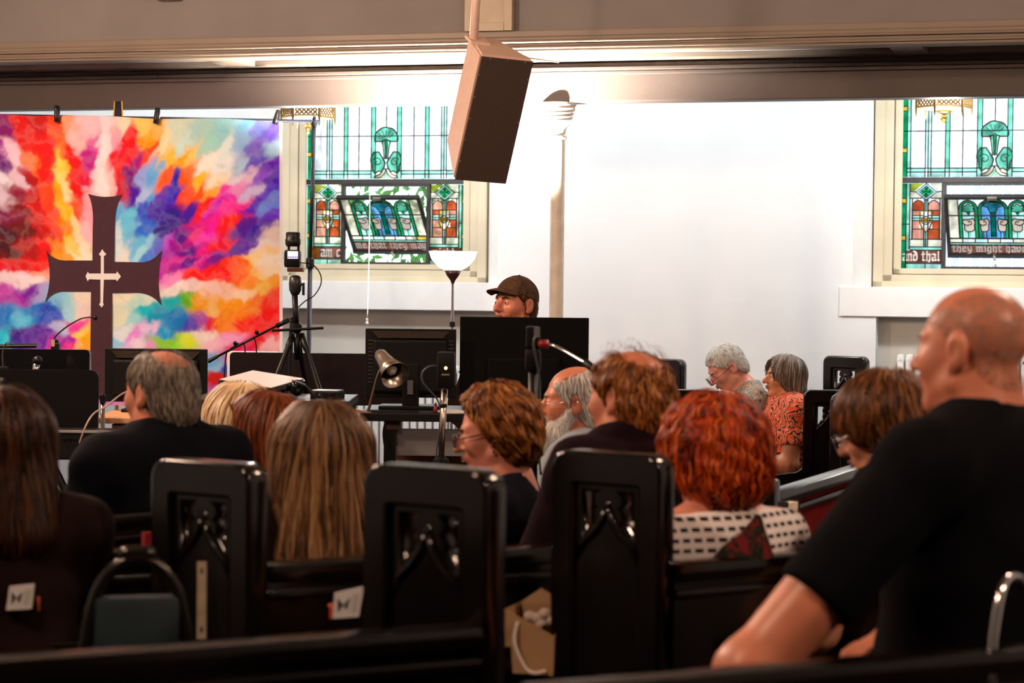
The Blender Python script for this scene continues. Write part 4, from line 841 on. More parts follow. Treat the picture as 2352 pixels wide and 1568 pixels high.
    for s in (-1, 1):      # hands join the wrists in the same mesh
        hv, hq = hand_mesh(); sp, el, wr = E[s]; dr = Vector(wr - el).normalized(); Mh = np.array(frame_M((0, 0, 0), dr.cross(Vector((0, 0, 1))) * 1.0, (0, 0, 1)).to_3x3())
        xax = Vector((dr.y, -dr.x, 0)).normalized(); zax = xax.cross(dr); B = np.array([xax, dr, zax]).T; hv2 = (hv * np.array([-s, 1, 1])) @ B.T * .95 + wr + np.array(dr) * .01
        qq = np.concatenate([qq, (hq if s < 0 else hq[:, ::-1]) + len(vv)]); vv = np.concatenate([vv, hv2])
    mesh_from(vv, qq, 'body', S['skin'], T)
    # shirt and trousers
    neckr = S.get('neckr', .066); nz = zs + S.get('collar', .10)
    def shirt(p):
        d_ = smin(torso(p, .014), arms(p, .013, S.get('sleeve', .55)), .025)
        d_ = np.maximum(d_, zh - .02 - p[:, 2])
        hole = cap(p, (0, lean * .8 - .005, nz - .02), (0, hy - .01, H + .05), neckr, neckr * 1.3); d_ = np.maximum(d_, -hole) ; d_ = np.maximum(d_, p[:, 2] - nz - .012 + (p[:, 1] - lean) * S.get('vneck', .25))
        return d_
    c2 = S.get('cloth', .0135); xs = axis((-xm, xm, c2)); ys = axis((y0, max(.24, max(E[s][1][1] for s in (-1, 1)) + .10, (max(E[s][2][1] for s in (-1, 1)) + .06) if S.get('sleeve', .55) > 1 else 0), c2)); zz = axis((zh - .05, zs + .14, c2))
    vv, qq = nets(shirt, xs, ys, zz); 
    if S.get('wrinkle', .004):
        n = np.sin(vv[:, 2] * 46 + vv[:, 0] * 23 + np.sin(vv[:, 1] * 31)) * np.sin(vv[:, 0] * 17 - vv[:, 2] * 12) * S.get('wrinkle', .004); c = vv - np.array([0, 0, 0]); nn = np.stack([vv[:, 0], vv[:, 1], np.zeros(len(vv))], 1); nn /= np.linalg.norm(nn, axis=1)[:, None] + 1e-6; vv = vv + nn * n[:, None]
    mesh_from(vv, qq, 'shirt', S['shirt'], T)
    if S.get('polo'):      # turned-down collar
        mb = MB(); pts_ = []
        cy = lean * .8 - .02
        for i in range(25):
            a = R(-60 + 300 * i / 24); rr = .072; pts_.append((a, rr))
        V = []; 
        for a, rr in pts_:
            x, y = rr * math.cos(a), rr * math.sin(a) * 1.05; a2 = 1.0
            zt_ = nz + .022 - .03 * max(0, math.sin(a)); V += [(-x, cy - y * -1 if False else cy + y, zt_), (-x * 1.30, cy + y * 1.25, zt_ - .030), (-x * 1.42, cy + y * 1.36, zt_ - .052)]
        n = 25; Fq = [(i * 3 + j, (i + 1) * 3 + j, (i + 1) * 3 + j + 1, i * 3 + j + 1) for i in range(n - 1) for j in range(2)]
        mb.add(V, Fq); o = mb.build('collar', S['shirt'], T, smooth=True); md = o.modifiers.new('s', 'SOLIDIFY'); md.thickness = .005
    tr = S.get('trousers', mat('dark_trousers', (.005, .005, .007), .9, var=.2, spec=.1))
    def pant(p): return np.maximum(smin(legs(p, .012), np.maximum(torso(p, .010), p[:, 2] - zh - .06), .03), .07 - p[:, 2])
    xs = axis((-.27, .27, .02)); ys = axis((-.22, .50 if not stand else .22, .02)); zz = axis((.04, zh + .16, .02)); vv, qq = nets(pant, xs, ys, zz); mesh_from(vv, qq, 'trousers', tr, T)
    HM = Matrix.Translation((0, hy, H)) @ Matrix([list(map(float, r)) for r in Rh]).to_4x4() @ Matrix.Scale(hs, 4)
    # eyes: ball, iris, brow
    for s in (-1, 1):
        mb = MB(); mb.sphere((s * .0312, .0752, .0025), .0122, 14); ey = mb.build('eye', mat('eye_white', (.75, .72, .70), .2, var=.03), T, HM, smooth=True)
        g = R(S.get('gaze', 0)); gd = Vector((math.sin(-g), math.cos(g), 0)); c = Vector((s * .0312, .0752, .0025)); mb = MB(); mb.lathe([(.0062, .0108), (.004, .0122), (.0005, .0127)], 12, frame_M(c, gd.cross(Vector((0, 0, 1))), gd) if False else Matrix.Translation(c) @ gd.to_track_quat('Z', 'Y').to_matrix().to_4x4()); mb.build('iris', mat('dark_iris', (.02, .013, .01), .15, var=.1), ey)
        if 'brow' in S:
            mb = MB(); mb.tube([(s * .012, .0925, .020), (s * .028, .0895, .0265), (s * .046, .074, .022)], [.003, .0038, .0015], 6); mb.build('eyebrow', S['brow'], T, HM, smooth=True)
    mb = MB(); mb.tube([(-.020, .0905, -.0560), (-.009, .0985, -.0548), (0, .0990, -.0560), (.009, .0985, -.0548), (.020, .0905, -.0560)], [.002, .0042, .0038, .0042, .002], 8); mb.tube([(-.018, .090, -.0630), (0, .0985, -.0655), (.018, .090, -.0630)], [.002, .0058, .002], 8)
    mb.build('lips', mat('lip_skin', (.36, .12, .09), .45, var=.1), T, HM, smooth=True)
    T['_'] = 0; del T['_']
    return dict(T=T, HM=HM, inv=inv, H=H, hy=hy, zs=zs, lean=lean, E=E)
def hair_mat(name, cols, rough=.42):
    m = bpy.data.materials.new(name); m.use_nodes = True; nt = m.node_tree; b = nt.nodes['Principled BSDF']; ge = nt.nodes.new('ShaderNodeNewGeometry'); rp = nt.nodes.new('ShaderNodeValToRGB')
    cr = rp.color_ramp; n = len(cols)
    for i, c in enumerate(cols):
        e = cr.elements[i] if i < 2 else cr.elements.new(i / (n - 1)); e.position = i / (n - 1); e.color = (*srgb(c), 1)
    nt.links.new(ge.outputs['Random Per Island'], rp.inputs['Fac']); nt.links.new(rp.outputs['Color'], b.inputs['Base Color']); b.inputs['Roughness'].default_value = rough; b.inputs['Specular IOR Level'].default_value = .25
    return m
def hair(PD, sdf, box_, m, flow, n=1800, L=.10, w=.0028, step=.010, lift=.004, name='hair', seed=1, cell=.0065, curl=0.0, sel=None, base=True):
    """a soft core grown from an implicit shape, covered with strands that run along flow(p)"""
    r = np.random.default_rng(seed); (x0, x1), (y0, y1), (z0, z1) = box_
    vv, qq = nets(sdf, axis((x0, x1, cell)), axis((y0, y1, cell)), axis((z0, z1, cell)))
    def grad(p):
        e = .003; g = np.stack([sdf(p + np.array(v, np.float32) * e) - sdf(p - np.array(v, np.float32) * e) for v in np.eye(3)], 1); return g / (np.linalg.norm(g, axis=1)[:, None] + 1e-9)
    src = vv if sel is None else vv[sel(vv)]
    p = src[r.integers(0, len(src), n)] + r.normal(0, .002, (n, 3)); p = p.astype(np.float32); K = max(3, int(L / step)); off = r.uniform(0, lift, n); ln = r.uniform(.55, 1.0, n); path = []; nrm = []; ph = r.uniform(0, 6.28, n); jit = r.normal(0, .16, (n, 3)).astype(np.float32)
    for k in range(K + 1):
        g = grad(p); dd = sdf(p); p = p - g * (dd - off)[:, None] * .8; path.append(p.copy()); nrm.append(g)
        f = flow(p) + jit; 
        if curl: f = f + curl * np.stack([np.sin(ph + k * .9), np.cos(ph * 1.7 + k * .8), np.sin(ph * .6 + k * .7)], 1)
        f = f - g * (f * g).sum(1)[:, None] * .9; f /= np.linalg.norm(f, axis=1)[:, None] + 1e-9; p = p + f * step * ln[:, None]
    path = np.stack(path, 1); nrm = np.stack(nrm, 1); tg = np.gradient(path, axis=1); sd = np.cross(tg, nrm); sd /= np.linalg.norm(sd, axis=2)[..., None] + 1e-9
    prof = np.sin(np.linspace(.25, math.pi * .97, K + 1))[None, :, None]; ww = (w * r.uniform(.5, 1.3, n))[:, None, None] * prof
    mid = path + nrm * ww * .5; V = np.stack([path - sd * ww, mid, path + sd * ww], 2).reshape(-1, 3)      # n, K+1, 3
    i = np.arange(n)[:, None, None] * (K + 1) * 3 + np.arange(K)[None, :, None] * 3 + np.arange(2)[None, None, :]; i = i.ravel(); Q = np.stack([i, i + 1, i + 4, i + 3], 1)
    if base: Q = np.concatenate([qq, Q + len(vv)]); V = np.concatenate([vv, V])
    return mesh_from(V, Q, name, m, PD['T'], PD['HM'])
def skull(p, off): return ell(p, (0, -.014, .034), (.076 + off, .097 + off, .083 + off))
def glasses(PD, m, w=.0022, drop=0.0, y=.112, lens_h=.018, lens_w=.024, name='glasses'):
    G_ = link(name, None, PD['T'], PD['HM']); G_.empty_display_size = .02
    for s in (-1, 1):
        mb = MB(); ring = [(s * .033 + lens_w * (abs(math.cos(a)) ** .7) * (1 if math.cos(a) > 0 else -1), y - .25 * abs(s * .033 + lens_w * math.cos(a)) ** 1.4, .0 - drop + lens_h * (abs(math.sin(a)) ** .7) * (1 if math.sin(a) > 0 else -1)) for a in np.linspace(0, 2 * math.pi, 21)]
        mb.tube(ring, w, 6, cap=False); mb.build('rim', m, G_, smooth=True)
        mb = MB(); mb.tube([(s * .057, y - .006, .004 - drop), (s * .078, y - .022, .006 - drop), (s * .084, .03, .008 - drop * .5), (s * .086, -.012, .010), (s * .083, -.030, -.006)], w, 6); mb.build('temple', m, G_, smooth=True)
    mb = MB(); mb.tube([(-.010, y, .004 - drop), (0, y + .004, .007 - drop), (.010, y, .004 - drop)], w, 6); mb.build('bridge', m, G_, smooth=True); return G_
# ================================================================== the people
def skin(name, c, rough=.40): return mat(name, c, rough, var=.10, scale=18, bump=.06, bscale=140, sss=.12)
SK1, SK2, SK3 = skin('ruddy_skin', (.60, .21, .115)), skin('fair_skin', (.66, .30, .18)), skin('pink_skin', (.68, .27, .18))
SH_black = mat('black_tshirt', (.0035, .0037, .005), .95, var=.15, scale=20, sheen=.0, bump=.1, bscale=400, spec=.08)
SH_navy = mat('navy_polo', (.003, .0034, .006), .9, var=.15, scale=20, bump=.1, bscale=400, spec=.08)
SH_maroon = mat('maroon_sweater', (.010, .0028, .006), .9, var=.15, scale=20, bump=.1, bscale=400, spec=.08)
SH_grey = mat('pale_blue_shirt', (.30, .34, .38), .8, var=.08, scale=8)
SH_dark = mat('dark_brown_top', (.010, .004, .0035), .9, var=.2, spec=.08)
SH_navy2 = mat('navy_top', (.006, .006, .011), .9, var=.2, spec=.08)
def pattern(name, cols, scale, kind):
    m = bpy.data.materials.new(name); m.use_nodes = True; nt = m.node_tree; b = nt.nodes['Principled BSDF']; b.inputs['Roughness'].default_value = .85
    tc = nt.nodes.new('ShaderNodeTexCoord'); rp = nt.nodes.new('ShaderNodeValToRGB'); cr = rp.color_ramp; cr.interpolation = 'CONSTANT' if kind != 'soft' else 'LINEAR'
    for i, (p_, c) in enumerate(cols):
        e = cr.elements[i] if i < 2 else cr.elements.new(p_); e.position = p_; e.color = (*srgb(c), 1)
    if kind == 'wave':
        t = nt.nodes.new('ShaderNodeTexWave'); t.inputs['Scale'].default_value = scale; t.inputs['Distortion'].default_value = 9; t.inputs['Detail'].default_value = 2; t.inputs['Detail Scale'].default_value = 2.2; out = t.outputs['Fac']
    else:
        t = nt.nodes.new('ShaderNodeTexNoise'); t.inputs['Scale'].default_value = scale; t.inputs['Detail'].default_value = 2; t.inputs['Distortion'].default_value = 1.6; out = t.outputs['Fac']
    nt.links.new(tc.outputs['Object'], t.inputs['Vector']); nt.links.new(out, rp.inputs['Fac']); nt.links.new(rp.outputs['Color'], b.inputs['Base Color']); return m
SH_hawaii = pattern('grey_floral_shirt', [(0, '3f4240'), (.40, '8e9088'), (.47, '6f7470'), (.55, 'c87a3c'), (.60, 'a6a29a'), (.66, '34453c')], 17, 'noise')
SH_orange = pattern('orange_paisley_shirt', [(0, '1e1412'), (.10, 'f09050'), (.2, 'f04a14'), (.62, 'f06a28'), (.74, 'e8b896'), (.84, 'f04e18'), (.94, '2a1a1a')], 8, 'wave')
SH_check = bpy.data.materials.new('white_dashed_blouse'); SH_check.use_nodes = True; nt = SH_check.node_tree; br = nt.nodes.new('ShaderNodeTexBrick'); tcn = nt.nodes.new('ShaderNodeTexCoord'); sx = nt.nodes.new('ShaderNodeSeparateXYZ'); cbx = nt.nodes.new('ShaderNodeCombineXYZ'); ml = nt.nodes.new('ShaderNodeMath'); ml.operation = 'MULTIPLY'; ml.inputs[1].default_value = .17
nt.links.new(tcn.outputs['Object'], sx.inputs[0]); ml.inputs[1].default_value = 1.5; nt.links.new(sx.outputs['X'], ml.inputs[0]); nt.links.new(ml.outputs[0], cbx.inputs['X']); nt.links.new(sx.outputs['Z'], cbx.inputs['Y']); nt.links.new(cbx.outputs[0], br.inputs['Vector'])
br.offset = 0; br.inputs['Scale'].default_value = 1; br.inputs['Brick Width'].default_value = .045; br.inputs['Row Height'].default_value = .024; br.inputs['Mortar Size'].default_value = .0075; br.inputs['Mortar Smooth'].default_value = .1
for k_, c_ in (('Color1', '120d10'), ('Color2', '1c1416'), ('Mortar', 'f4eeea')): br.inputs[k_].default_value = (*srgb(c_), 1)
nt.links.new(br.outputs['Color'], nt.nodes['Principled BSDF'].inputs['Base Color']); nt.nodes['Principled BSDF'].inputs['Roughness'].default_value = .85
HC = dict(grey=hair_mat('grey_brown_hair', ['3a322c', '5e5248', '857868', 'a49888']), brown=hair_mat('brown_hair', ['24140a', '4e2c14', '744420', '96602e']), red=hair_mat('dyed_red_hair', ['3a0a00', '8f2200', 'cc4400', 'ee7a20']),
          auburn=hair_mat('auburn_hair', ['2a1008', '5a2610', '874218', 'a8602e']), ginger=hair_mat('brown_highlight_hair', ['2a1508', '643416', '98561f', 'c88840']), blonde=hair_mat('blonde_hair', ['a08058', 'c8a478', 'dfc49a', 'ecd8b4']),
          lbrown=hair_mat('light_brown_hair', ['2a180e', '5a3a20', '86603a', 'b08a60']), white=hair_mat('white_hair', ['9c9890', 'c0bcb4', 'dcd8d0', 'ece8e0']), dred=hair_mat('dark_red_brown_hair', ['0c0402', '241006', '3c1c0a', '54300f']), stub=hair_mat('grey_stubble', ['7a6458', '96806f', 'b09c8c']),
          lgrey=hair_mat('grey_streaked_long_hair', ['2e2218', '54443a', '766458', '988878']))
CR = np.array([0, -.045, .112], np.float32)
def fl(g=-.5, back=0.0, side=0.0):
    def f(p):
        v = p - CR; v = v / (np.linalg.norm(v, axis=1)[:, None] + 1e-6); return (v + np.array([side, -back, g])).astype(np.float32)
    return f
def short(off=.010, slope=1.1, c=-.013, nape=-.085, bald=(), ears=True, low=.0, front=None, lump=0.0):
    def f(p):
        q = np.concatenate([np.abs(p[:, :1]), p[:, 1:]], 1); d = skull(p, off); d = smin(d, ell(p, (0, -.062, -.03), (.060 + off + low, .044 + off + low, .065 + low)), .03)
        if lump: d = d + lump * (np.sin(p[:, 0] * 90 + np.sin(p[:, 2] * 60) * 1.5) * np.sin(p[:, 1] * 75 + p[:, 2] * 40) + .6 * np.sin(p[:, 2] * 120 + p[:, 0] * 70 + np.sin(p[:, 1] * 80)))
        d = np.maximum(d, (c - (p[:, 2] - slope * p[:, 1])) / math.hypot(1, slope)); d = np.maximum(d, nape - p[:, 2])
        if ears: d = np.maximum(d, -ell(q, (.088, -.010, -.006), (.030, .026, .040)))
        for cc, rr in bald: d = np.maximum(d, -ell(p, cc, rr))
        return d
    return f
def longh(off=.016, L=.26, wid=.062, r=.052, back=.06, face=.062, sides=True, parting=True, low=None, fh=.125, yf=None):
    def f(p):
        yb = -back if low is None else -low; q = np.concatenate([np.abs(p[:, :1]), p[:, 1:]], 1); d = skull(p, off)
        d = smin(d, cap(q, (wid * .75, -back * .6, .02), (wid, yb, -L), r + .012, r * .8), .03); d = smin(d, cap(p, (0, -back - .01, .0), (0, yb - .012, -L), r + .01, r * .8), .03)
        if sides: d = smin(d, cap(q, (.078, .012, .03), (.088, .025, -L * .75), .022, .026), .02)
        d = np.maximum(d, -ell(p, (0, .112, -.035), (face, .085, fh))); d = np.maximum(d, -ell(p, (0, .02, -.16), (.056, .07, .16)))
        if yf is not None: d = np.maximum(d, p[:, 1] - yf - np.clip(p[:, 2] - .07, 0, 1) * 1.2)
        return d
    return f
BOXS = ((-.12, .12), (-.15, .13), (-.13, .14))
def box_long(L): return ((-.17, .17), (-.225, .14), (-L - .09, .15))
BR = {k: mat('brow_' + k, c, .8) for k, c in dict(grey=(.18, .15, .12), brown=(.06, .03, .015), white=(.5, .48, .45), dark=(.02, .012, .008)).items()}
# --- bald man in the black T-shirt
pd = person('bald man in a black T-shirt seated in the nearest pew at right', 2232, 658, 4.25, 50, dict(skin=SK1, shirt=SH_black, sh=.235, bulk=1.32, fat=.012, hs=1.08, neck=0.200, jaw=1.1, sleeve=.62, collar=.115, neckr=.078, Lel=(1722, 1545, 3.95), Lwr=(1930, 1760, 4.25), lean=.06, fine=.0048, belly=.05, brow=BR['grey'], wrinkle=.003, coarse=.013, cloth=.0115))
hair(pd, short(.0008, bald=[((0, .05, .12), (.07, .10, .075))], nape=-.07), BOXS, HC['stub'], fl(-.6), 9000, .005, .00055, .002, .0006, name='stubble', seed=3, base=False)
# --- grey-haired man at the left
pd = person('man with thinning grey hair and a navy polo shirt at the left', 366, 806, 6.15, 52, dict(skin=SK1, shirt=SH_navy, sh=.225, bulk=1.22, fat=.008, jaw=1.06, polo=True, sleeve=.75, brow=BR['grey'], hs=1.04, neck=0.180, collar=.105))
hair(pd, short(.007, nape=-.105, low=.005, bald=[((0, -.058, .108), (.054, .062, .052)), ((0, .03, .125), (.05, .08, .035)), ((0, .09, .10), (.06, .05, .045))]), BOXS, HC['grey'], fl(-.55, .2), 3200, .045, .0016, .007, .006, seed=4)
hair(pd, short(.004, bald=[((0, .09, .10), (.07, .05, .05))]), BOXS, HC['grey'], fl(-.2, .7), 260, .07, .0008, .009, .010, name='thin_hair', seed=5, base=False, sel=lambda v: v[:, 2] > .08)
# --- woman with long light-brown hair
pd = person('woman with long light brown hair seen from behind', 735, 936, 5.35, 14, dict(skin=SK2, shirt=SH_dark, sh=.18, bulk=1.02, hs=.98, neck=0.175, sleeve=2, fine=.0065))
hair(pd, longh(.022, .36, .074, .055, .062, low=.125), box_long(.38), HC['lbrown'], fl(-1.6), 6200, .30, .0026, .020, .016, seed=6, cell=.0085, curl=.14)
# --- woman with dyed red hair
pd = person('woman with short dyed red hair and a black and white blouse', 1636, 944, 5.3, 34, dict(skin=SK3, shirt=SH_check, sh=.185, bulk=1.12, neck=0.200, collar=.050, neckr=.078, fat=.006, hs=1.0, fine=.0052, sleeve=.75, wrinkle=.002))
hair(pd, short(.030, nape=-.090, low=.004, slope=.8, c=-.045, ears=False, lump=.0032), ((-.15, .15), (-.17, .15), (-.14, .17)), HC['red'], fl(-.75, .1), 6000, .085, .0024, .009, .030, seed=7, cell=.0075, curl=.5)
for s_, e_ in ((-1, 0),):
    mb = MB(); mb.tube([(s_ * .083, -.008, -.034), (s_ * .086, -.008, -.050)], .0015, 6); mb.sphere((s_ * .086, -.008, -.055), .005, 8); mb.build('earring', M_chrome, pd['T'], pd['HM'])
T9 = pd
# --- balding man in the maroon sweater
pd = person('balding man with brown hair and a dark maroon sweater', 1442, 806, 5.7, 50, dict(skin=SK1, shirt=SH_maroon, sh=.225, bulk=1.25, fat=.010, hs=1.05, neck=0.170, sleeve=2, collar=.105, jaw=1.08, brow=BR['brown']))
hair(pd, short(.010, nape=-.10, low=.012, lump=.003, bald=[((0, -.055, .112), (.056, .064, .056)), ((0, .03, .13), (.055, .08, .04)), ((0, .09, .10), (.06, .05, .045))]), BOXS, HC['ginger'], fl(-.6, .1), 3600, .055, .0018, .007, .009, seed=8, curl=.45)
hair(pd, short(.010, bald=[((0, .09, .10), (.07, .05, .05))]), ((-.12, .12), (-.15, .13), (-.13, .16)), HC['ginger'], fl(.25, .3, .8), 90, .10, .0007, .010, .03, name='thin_hair', seed=9, base=False, sel=lambda v: v[:, 2] > .095, curl=.3)
# --- woman with short brown hair and glasses
pd = person('woman with short brown hair and dark red glasses in profile', 1136, 902, 6.2, 80, dict(skin=SK3, shirt=SH_navy2, sh=.175, bulk=1.05, hs=1.0, neck=0.205, hpitch=9, collar=.075, neckr=.078, sleeve=.6, brow=BR['brown'], fine=.0048))
hair(pd, short(.024, nape=-.118, low=-.002, slope=1.55, c=.012, ears=True, lump=.004), ((-.14, .14), (-.16, .15), (-.14, .165)), HC['ginger'], fl(-.5, .55), 4600, .085, .0022, .009, .014, seed=10, curl=.15)
glasses(pd, mat('dark_red_frame', (.05, .008, .008), .3), .0028, .004)
mb = MB(); mb.sphere((-.086, -.008, -.046), .005, 10); mb.build('earring', M_chrome, pd['T'], pd['HM'])
# --- bearded man
pd = person('man with a long white beard and rimless glasses in profile', 1318, 842, 7.5, 86, dict(skin=SK1, shirt=SH_grey, sh=.20, bulk=1.15, hs=1.06, neck=0.190, sleeve=2, nose=1.15, polo=True, brow=BR['white'], fine=.0048))
hair(pd, short(.010, nape=-.10, low=.006, bald=[((0, .045, .115), (.085, .10, .070))]), BOXS, HC['white'], fl(-.5, .5), 2200, .05, .0016, .008, .008, seed=12)
def beard(p):
    q = np.concatenate([np.abs(p[:, :1]), p[:, 1:]], 1); d = smin(ell(p, (0, .062, -.115), (.055, .048, .060)), cap(p, (0, .070, -.12), (0, .070, -.215), .046, .026), .03)
    d = smin(d, cap(q, (.070, .000, -.02), (.045, .045, -.10), .014, .03), .03); d = smin(d, cap(q, (0, .098, -.046), (.024, .085, -.055), .008, .009), .008); return np.maximum(d, p[:, 2] + .018 + (p[:, 1] > .085) * .02)
hair(pd, beard, ((-.10, .10), (-.05, .14), (-.27, .0)), HC['white'], lambda p: np.tile(np.array([0, .25, -1.0], np.float32), (len(p), 1)), 3400, .085, .0016, .009, .006, name='beard', seed=13, curl=.25)
glasses(pd, M_chrome, .0010, .006)
# --- blonde and auburn women
pd = person('woman with a long blonde bob behind the grey-haired man', 546, 898, 7.4, 48, dict(skin=SK2, shirt=SH_navy2, sh=.17, hs=1.02, neck=0.195, fine=.0065))
hair(pd, longh(.032, .22, .086, .062, .052), box_long(.22), HC['blonde'], fl(-1.5), 3000, .20, .0026, .018, .012, seed=14, cell=.0085)
pd = person('woman with long auburn hair and dark glasses facing left', 606, 912, 6.55, 74, dict(skin=SK3, shirt=SH_dark, sh=.17, hs=1.0, neck=0.185, fine=.0055, brow=BR['brown']))
hair(pd, longh(.020, .28, .064, .048, .055, low=.10, sides=False, face=.080, fh=.135, yf=.055), box_long(.28), HC['auburn'], fl(-1.6), 3600, .25, .0026, .020, .012, seed=15, cell=.008)
glasses(pd, mat('black_frame', (.01, .01, .012), .3), .0034, .002, lens_h=.021, lens_w=.026, y=.120)
# --- person at the left edge
pd = person('person with long dark reddish hair cut off by the left edge', 2, 905, 5.0, 18, dict(skin=SK2, shirt=SH_dark, sh=.18, hs=1.0, neck=0.195, sleeve=2, fine=.007))
hair(pd, longh(.022, .20, .066, .050, .06, low=.11), box_long(.24), HC['dred'], fl(-1.6), 2600, .20, .0026, .020, .016, seed=16, cell=.009, curl=.2)
# --- couple by the far wall
pd = person('white-haired man with glasses and a grey floral shirt looking down', 1668, 800, 13.0, 100, dict(skin=SK3, shirt=SH_hawaii, sh=.20, bulk=1.15, hs=1.12, neck=0.175, hpitch=34, hfwd=.10, lean=.06, sleeve=.75, polo=True, brow=BR['white'], collar=.105))
hair(pd, short(.008, nape=-.09, slope=.9, c=.0, bald=[((.05, .075, .08), (.03, .03, .03)), ((-.05, .075, .08), (.03, .03, .03))]), BOXS, HC['white'], fl(-.4, .4), 3000, .03, .0014, .006, .006, seed=17)
glasses(pd, mat('thin_dark_frame', (.02, .016, .014), .3), .0018, .012, y=.118)
pd = person('woman with long grey-brown hair and an orange paisley shirt', 1800, 820, 12.75, 100, dict(skin=skin('tanned_skin', (.64, .24, .11)), shirt=SH_orange, sh=.185, bulk=1.15, hs=1.02, neck=0.180, sleeve=.62, Lel=(1812, 1070, 12.5), Lwr=(1742, 1062, 12.6), open=.004, nose=1.12, brow=BR['brown'], gaze=0, collar=.09, neckr=.072, hpitch=-3))
hair(pd, longh(.018, .22, .062, .052, .055, sides=False, face=.085, fh=.150, low=.095), box_long(.22), HC['lgrey'], fl(-1.6), 2800, .22, .0028, .018, .010, seed=18, cell=.008)
# --- person half hidden by the bald man
pd = person('brown-haired person with glasses half hidden behind the bald man', 2030, 876, 5.2, 62, dict(skin=SK2, shirt=SH_dark, sh=.18, hs=1.0, neck=0.185, hpitch=16, fine=.006))
hair(pd, short(.024, nape=-.095, slope=.7, c=-.04, ears=False), ((-.14, .14), (-.16, .15), (-.14, .165)), HC['brown'], fl(-.8, -.1), 3600, .08, .0022, .009, .010, seed=19)
glasses(pd, M_chrome, .0016, .004)
# --- man with the cap behind the screens
pd = person('man in a brown baseball cap watching from behind the large screen', 1183, 641, 9.85, 134, dict(skin=SK1, shirt=SH_dark, sh=.21, bulk=1.1, hs=1.02, stand=True, sleeve=2, hpitch=-6, gaze=-18, brow=BR['dark'], fine=.0042, nose=1.05))
hair(pd, short(.006, nape=-.085), BOXS, HC['brown'], fl(-.6), 1500, .02, .0014, .005, .003, seed=20)
def cheek(p):
    q = np.concatenate([np.abs(p[:, :1]), p[:, 1:]], 1); return np.maximum(head_sdf(p, dict(nose=1.05)) - .0015, np.maximum(p[:, 2] + .036 + .5 * np.clip(p[:, 1] - .03, 0, 1), .0 * p[:, 2]))
hair(pd, lambda p: np.maximum(np.maximum(head_sdf(p, {}) - .0012, p[:, 2] + .045 + .25 * (p[:, 1] - .05)), -.10 - p[:, 2]), ((-.09, .09), (-.02, .12), (-.13, -.02)), HC['auburn'], fl(-.6), 1400, .006, .0008, .002, .001, name='beard_stubble', seed=21, base=False)
def capf(p):
    d = ell(p, (0, -.012, .040), (.086, .107, .092)); d = np.maximum(d, (.026 - .30 * p[:, 1]) * 0 + .034 - (p[:, 2] - .20 * p[:, 1])); inn = ell(p, (0, -.012, .038), (.081, .102, .087)); d = np.maximum(d, -inn)
    return d
M_cap = mat('brown_cap_cloth', (.085, .040, .018), .9, var=.25, scale=30, bump=.25, bscale=120)
vv, qq = nets(capf, axis((-.10, .10, .0055)), axis((-.13, .11, .0055)), axis((.0, .145, .0055))); cpo = mesh_from(vv, qq, 'cap', M_cap, pd['T'], pd['HM'])
mb = MB(); V = []; n1 = 17
for i in range(n1):
    a = R(-62 + 124 * i / (n1 - 1)); 
    for r_, dz in ((1.0, 0), (1.35, -.002), (1.72, -.012), (1.74, -.014)): V.append((.082 * math.sin(a) * (1 + (r_ - 1) * .25), .0 + .094 * math.cos(a) * (1 + (r_ - 1) * 1.05) - .01,   .062 + dz - .022 * (math.sin(a) ** 2) + .004))
mb.add(V, [(i * 4 + j, (i + 1) * 4 + j, (i + 1) * 4 + j + 1, i * 4 + j + 1) for i in range(n1 - 1) for j in range(3)]); o = mb.build('brim', M_cap, cpo, smooth=True); md = o.modifiers.new('s', 'SOLIDIFY'); md.thickness = .004
mb = MB(); mb.sphere((0, -.012, .133), .007, 10, sc=(1, 1, .6)); mb.build('button', M_cap, cpo, smooth=True)
for k in range(6):
    a = math.pi * k / 3 + .5; mb = MB(); mb.tube([(.0868 * math.cos(a) * math.sin(t), -.012 + .108 * math.sin(a) * math.sin(t), .040 + .093 * math.cos(t)) for t in np.linspace(.08, 1.45, 10)], .0011, 5); mb.build('seam', M_cap, cpo)
# ================================================================== pews
ENDC = {}
def end_meshes(zt):
    key = round(zt, 2)
    if key in ENDC: return ENDC[key]
    t = .068; c = .10
    out = [(-.04, 0)] + [(-.04, zt - .035)] + arc(-.005, zt - .035, .035, 180, 90, 5) + arc(.205, zt - .035, .035, 90, 0, 5) + [(.24, .66)] + arc(.30, .64, .06, 180, 270, 5) + [(.44, .56)] + arc(.46, .53, .03, 90, 0, 4) + [(.50, .10), (.54, .06), (.54, 0)]
    def hole(s): return [(c + s * u, zt + v) for u, v in ((.018, -.080), (.072, -.080), (.072, -.195), (.060, -.190), (.046, -.168), (.030, -.158), (.036, -.146), (.034, -.130), (.022, -.122), (.036, -.110), (.034, -.096))]
    m1 = outline_mesh([out, hole(1), hole(-1)], t * .55, .006); m1.materials.append(M_wood)
    # raised surround, stiles and rails on either face
    st = [(-.04, .12), (-.04, zt - .035)] + arc(-.005, zt - .035, .035, 180, 90, 5) + arc(.205, zt - .035, .035, 90, 0, 5) + [(.24, .12)]; inn = rrect(.005, .195, .20, zt - .062, .012)
    m2 = outline_mesh([st, inn], t, .008); m2.materials.append(M_wood)
    ENDC[key] = (m1, m2, t); return ENDC[key]
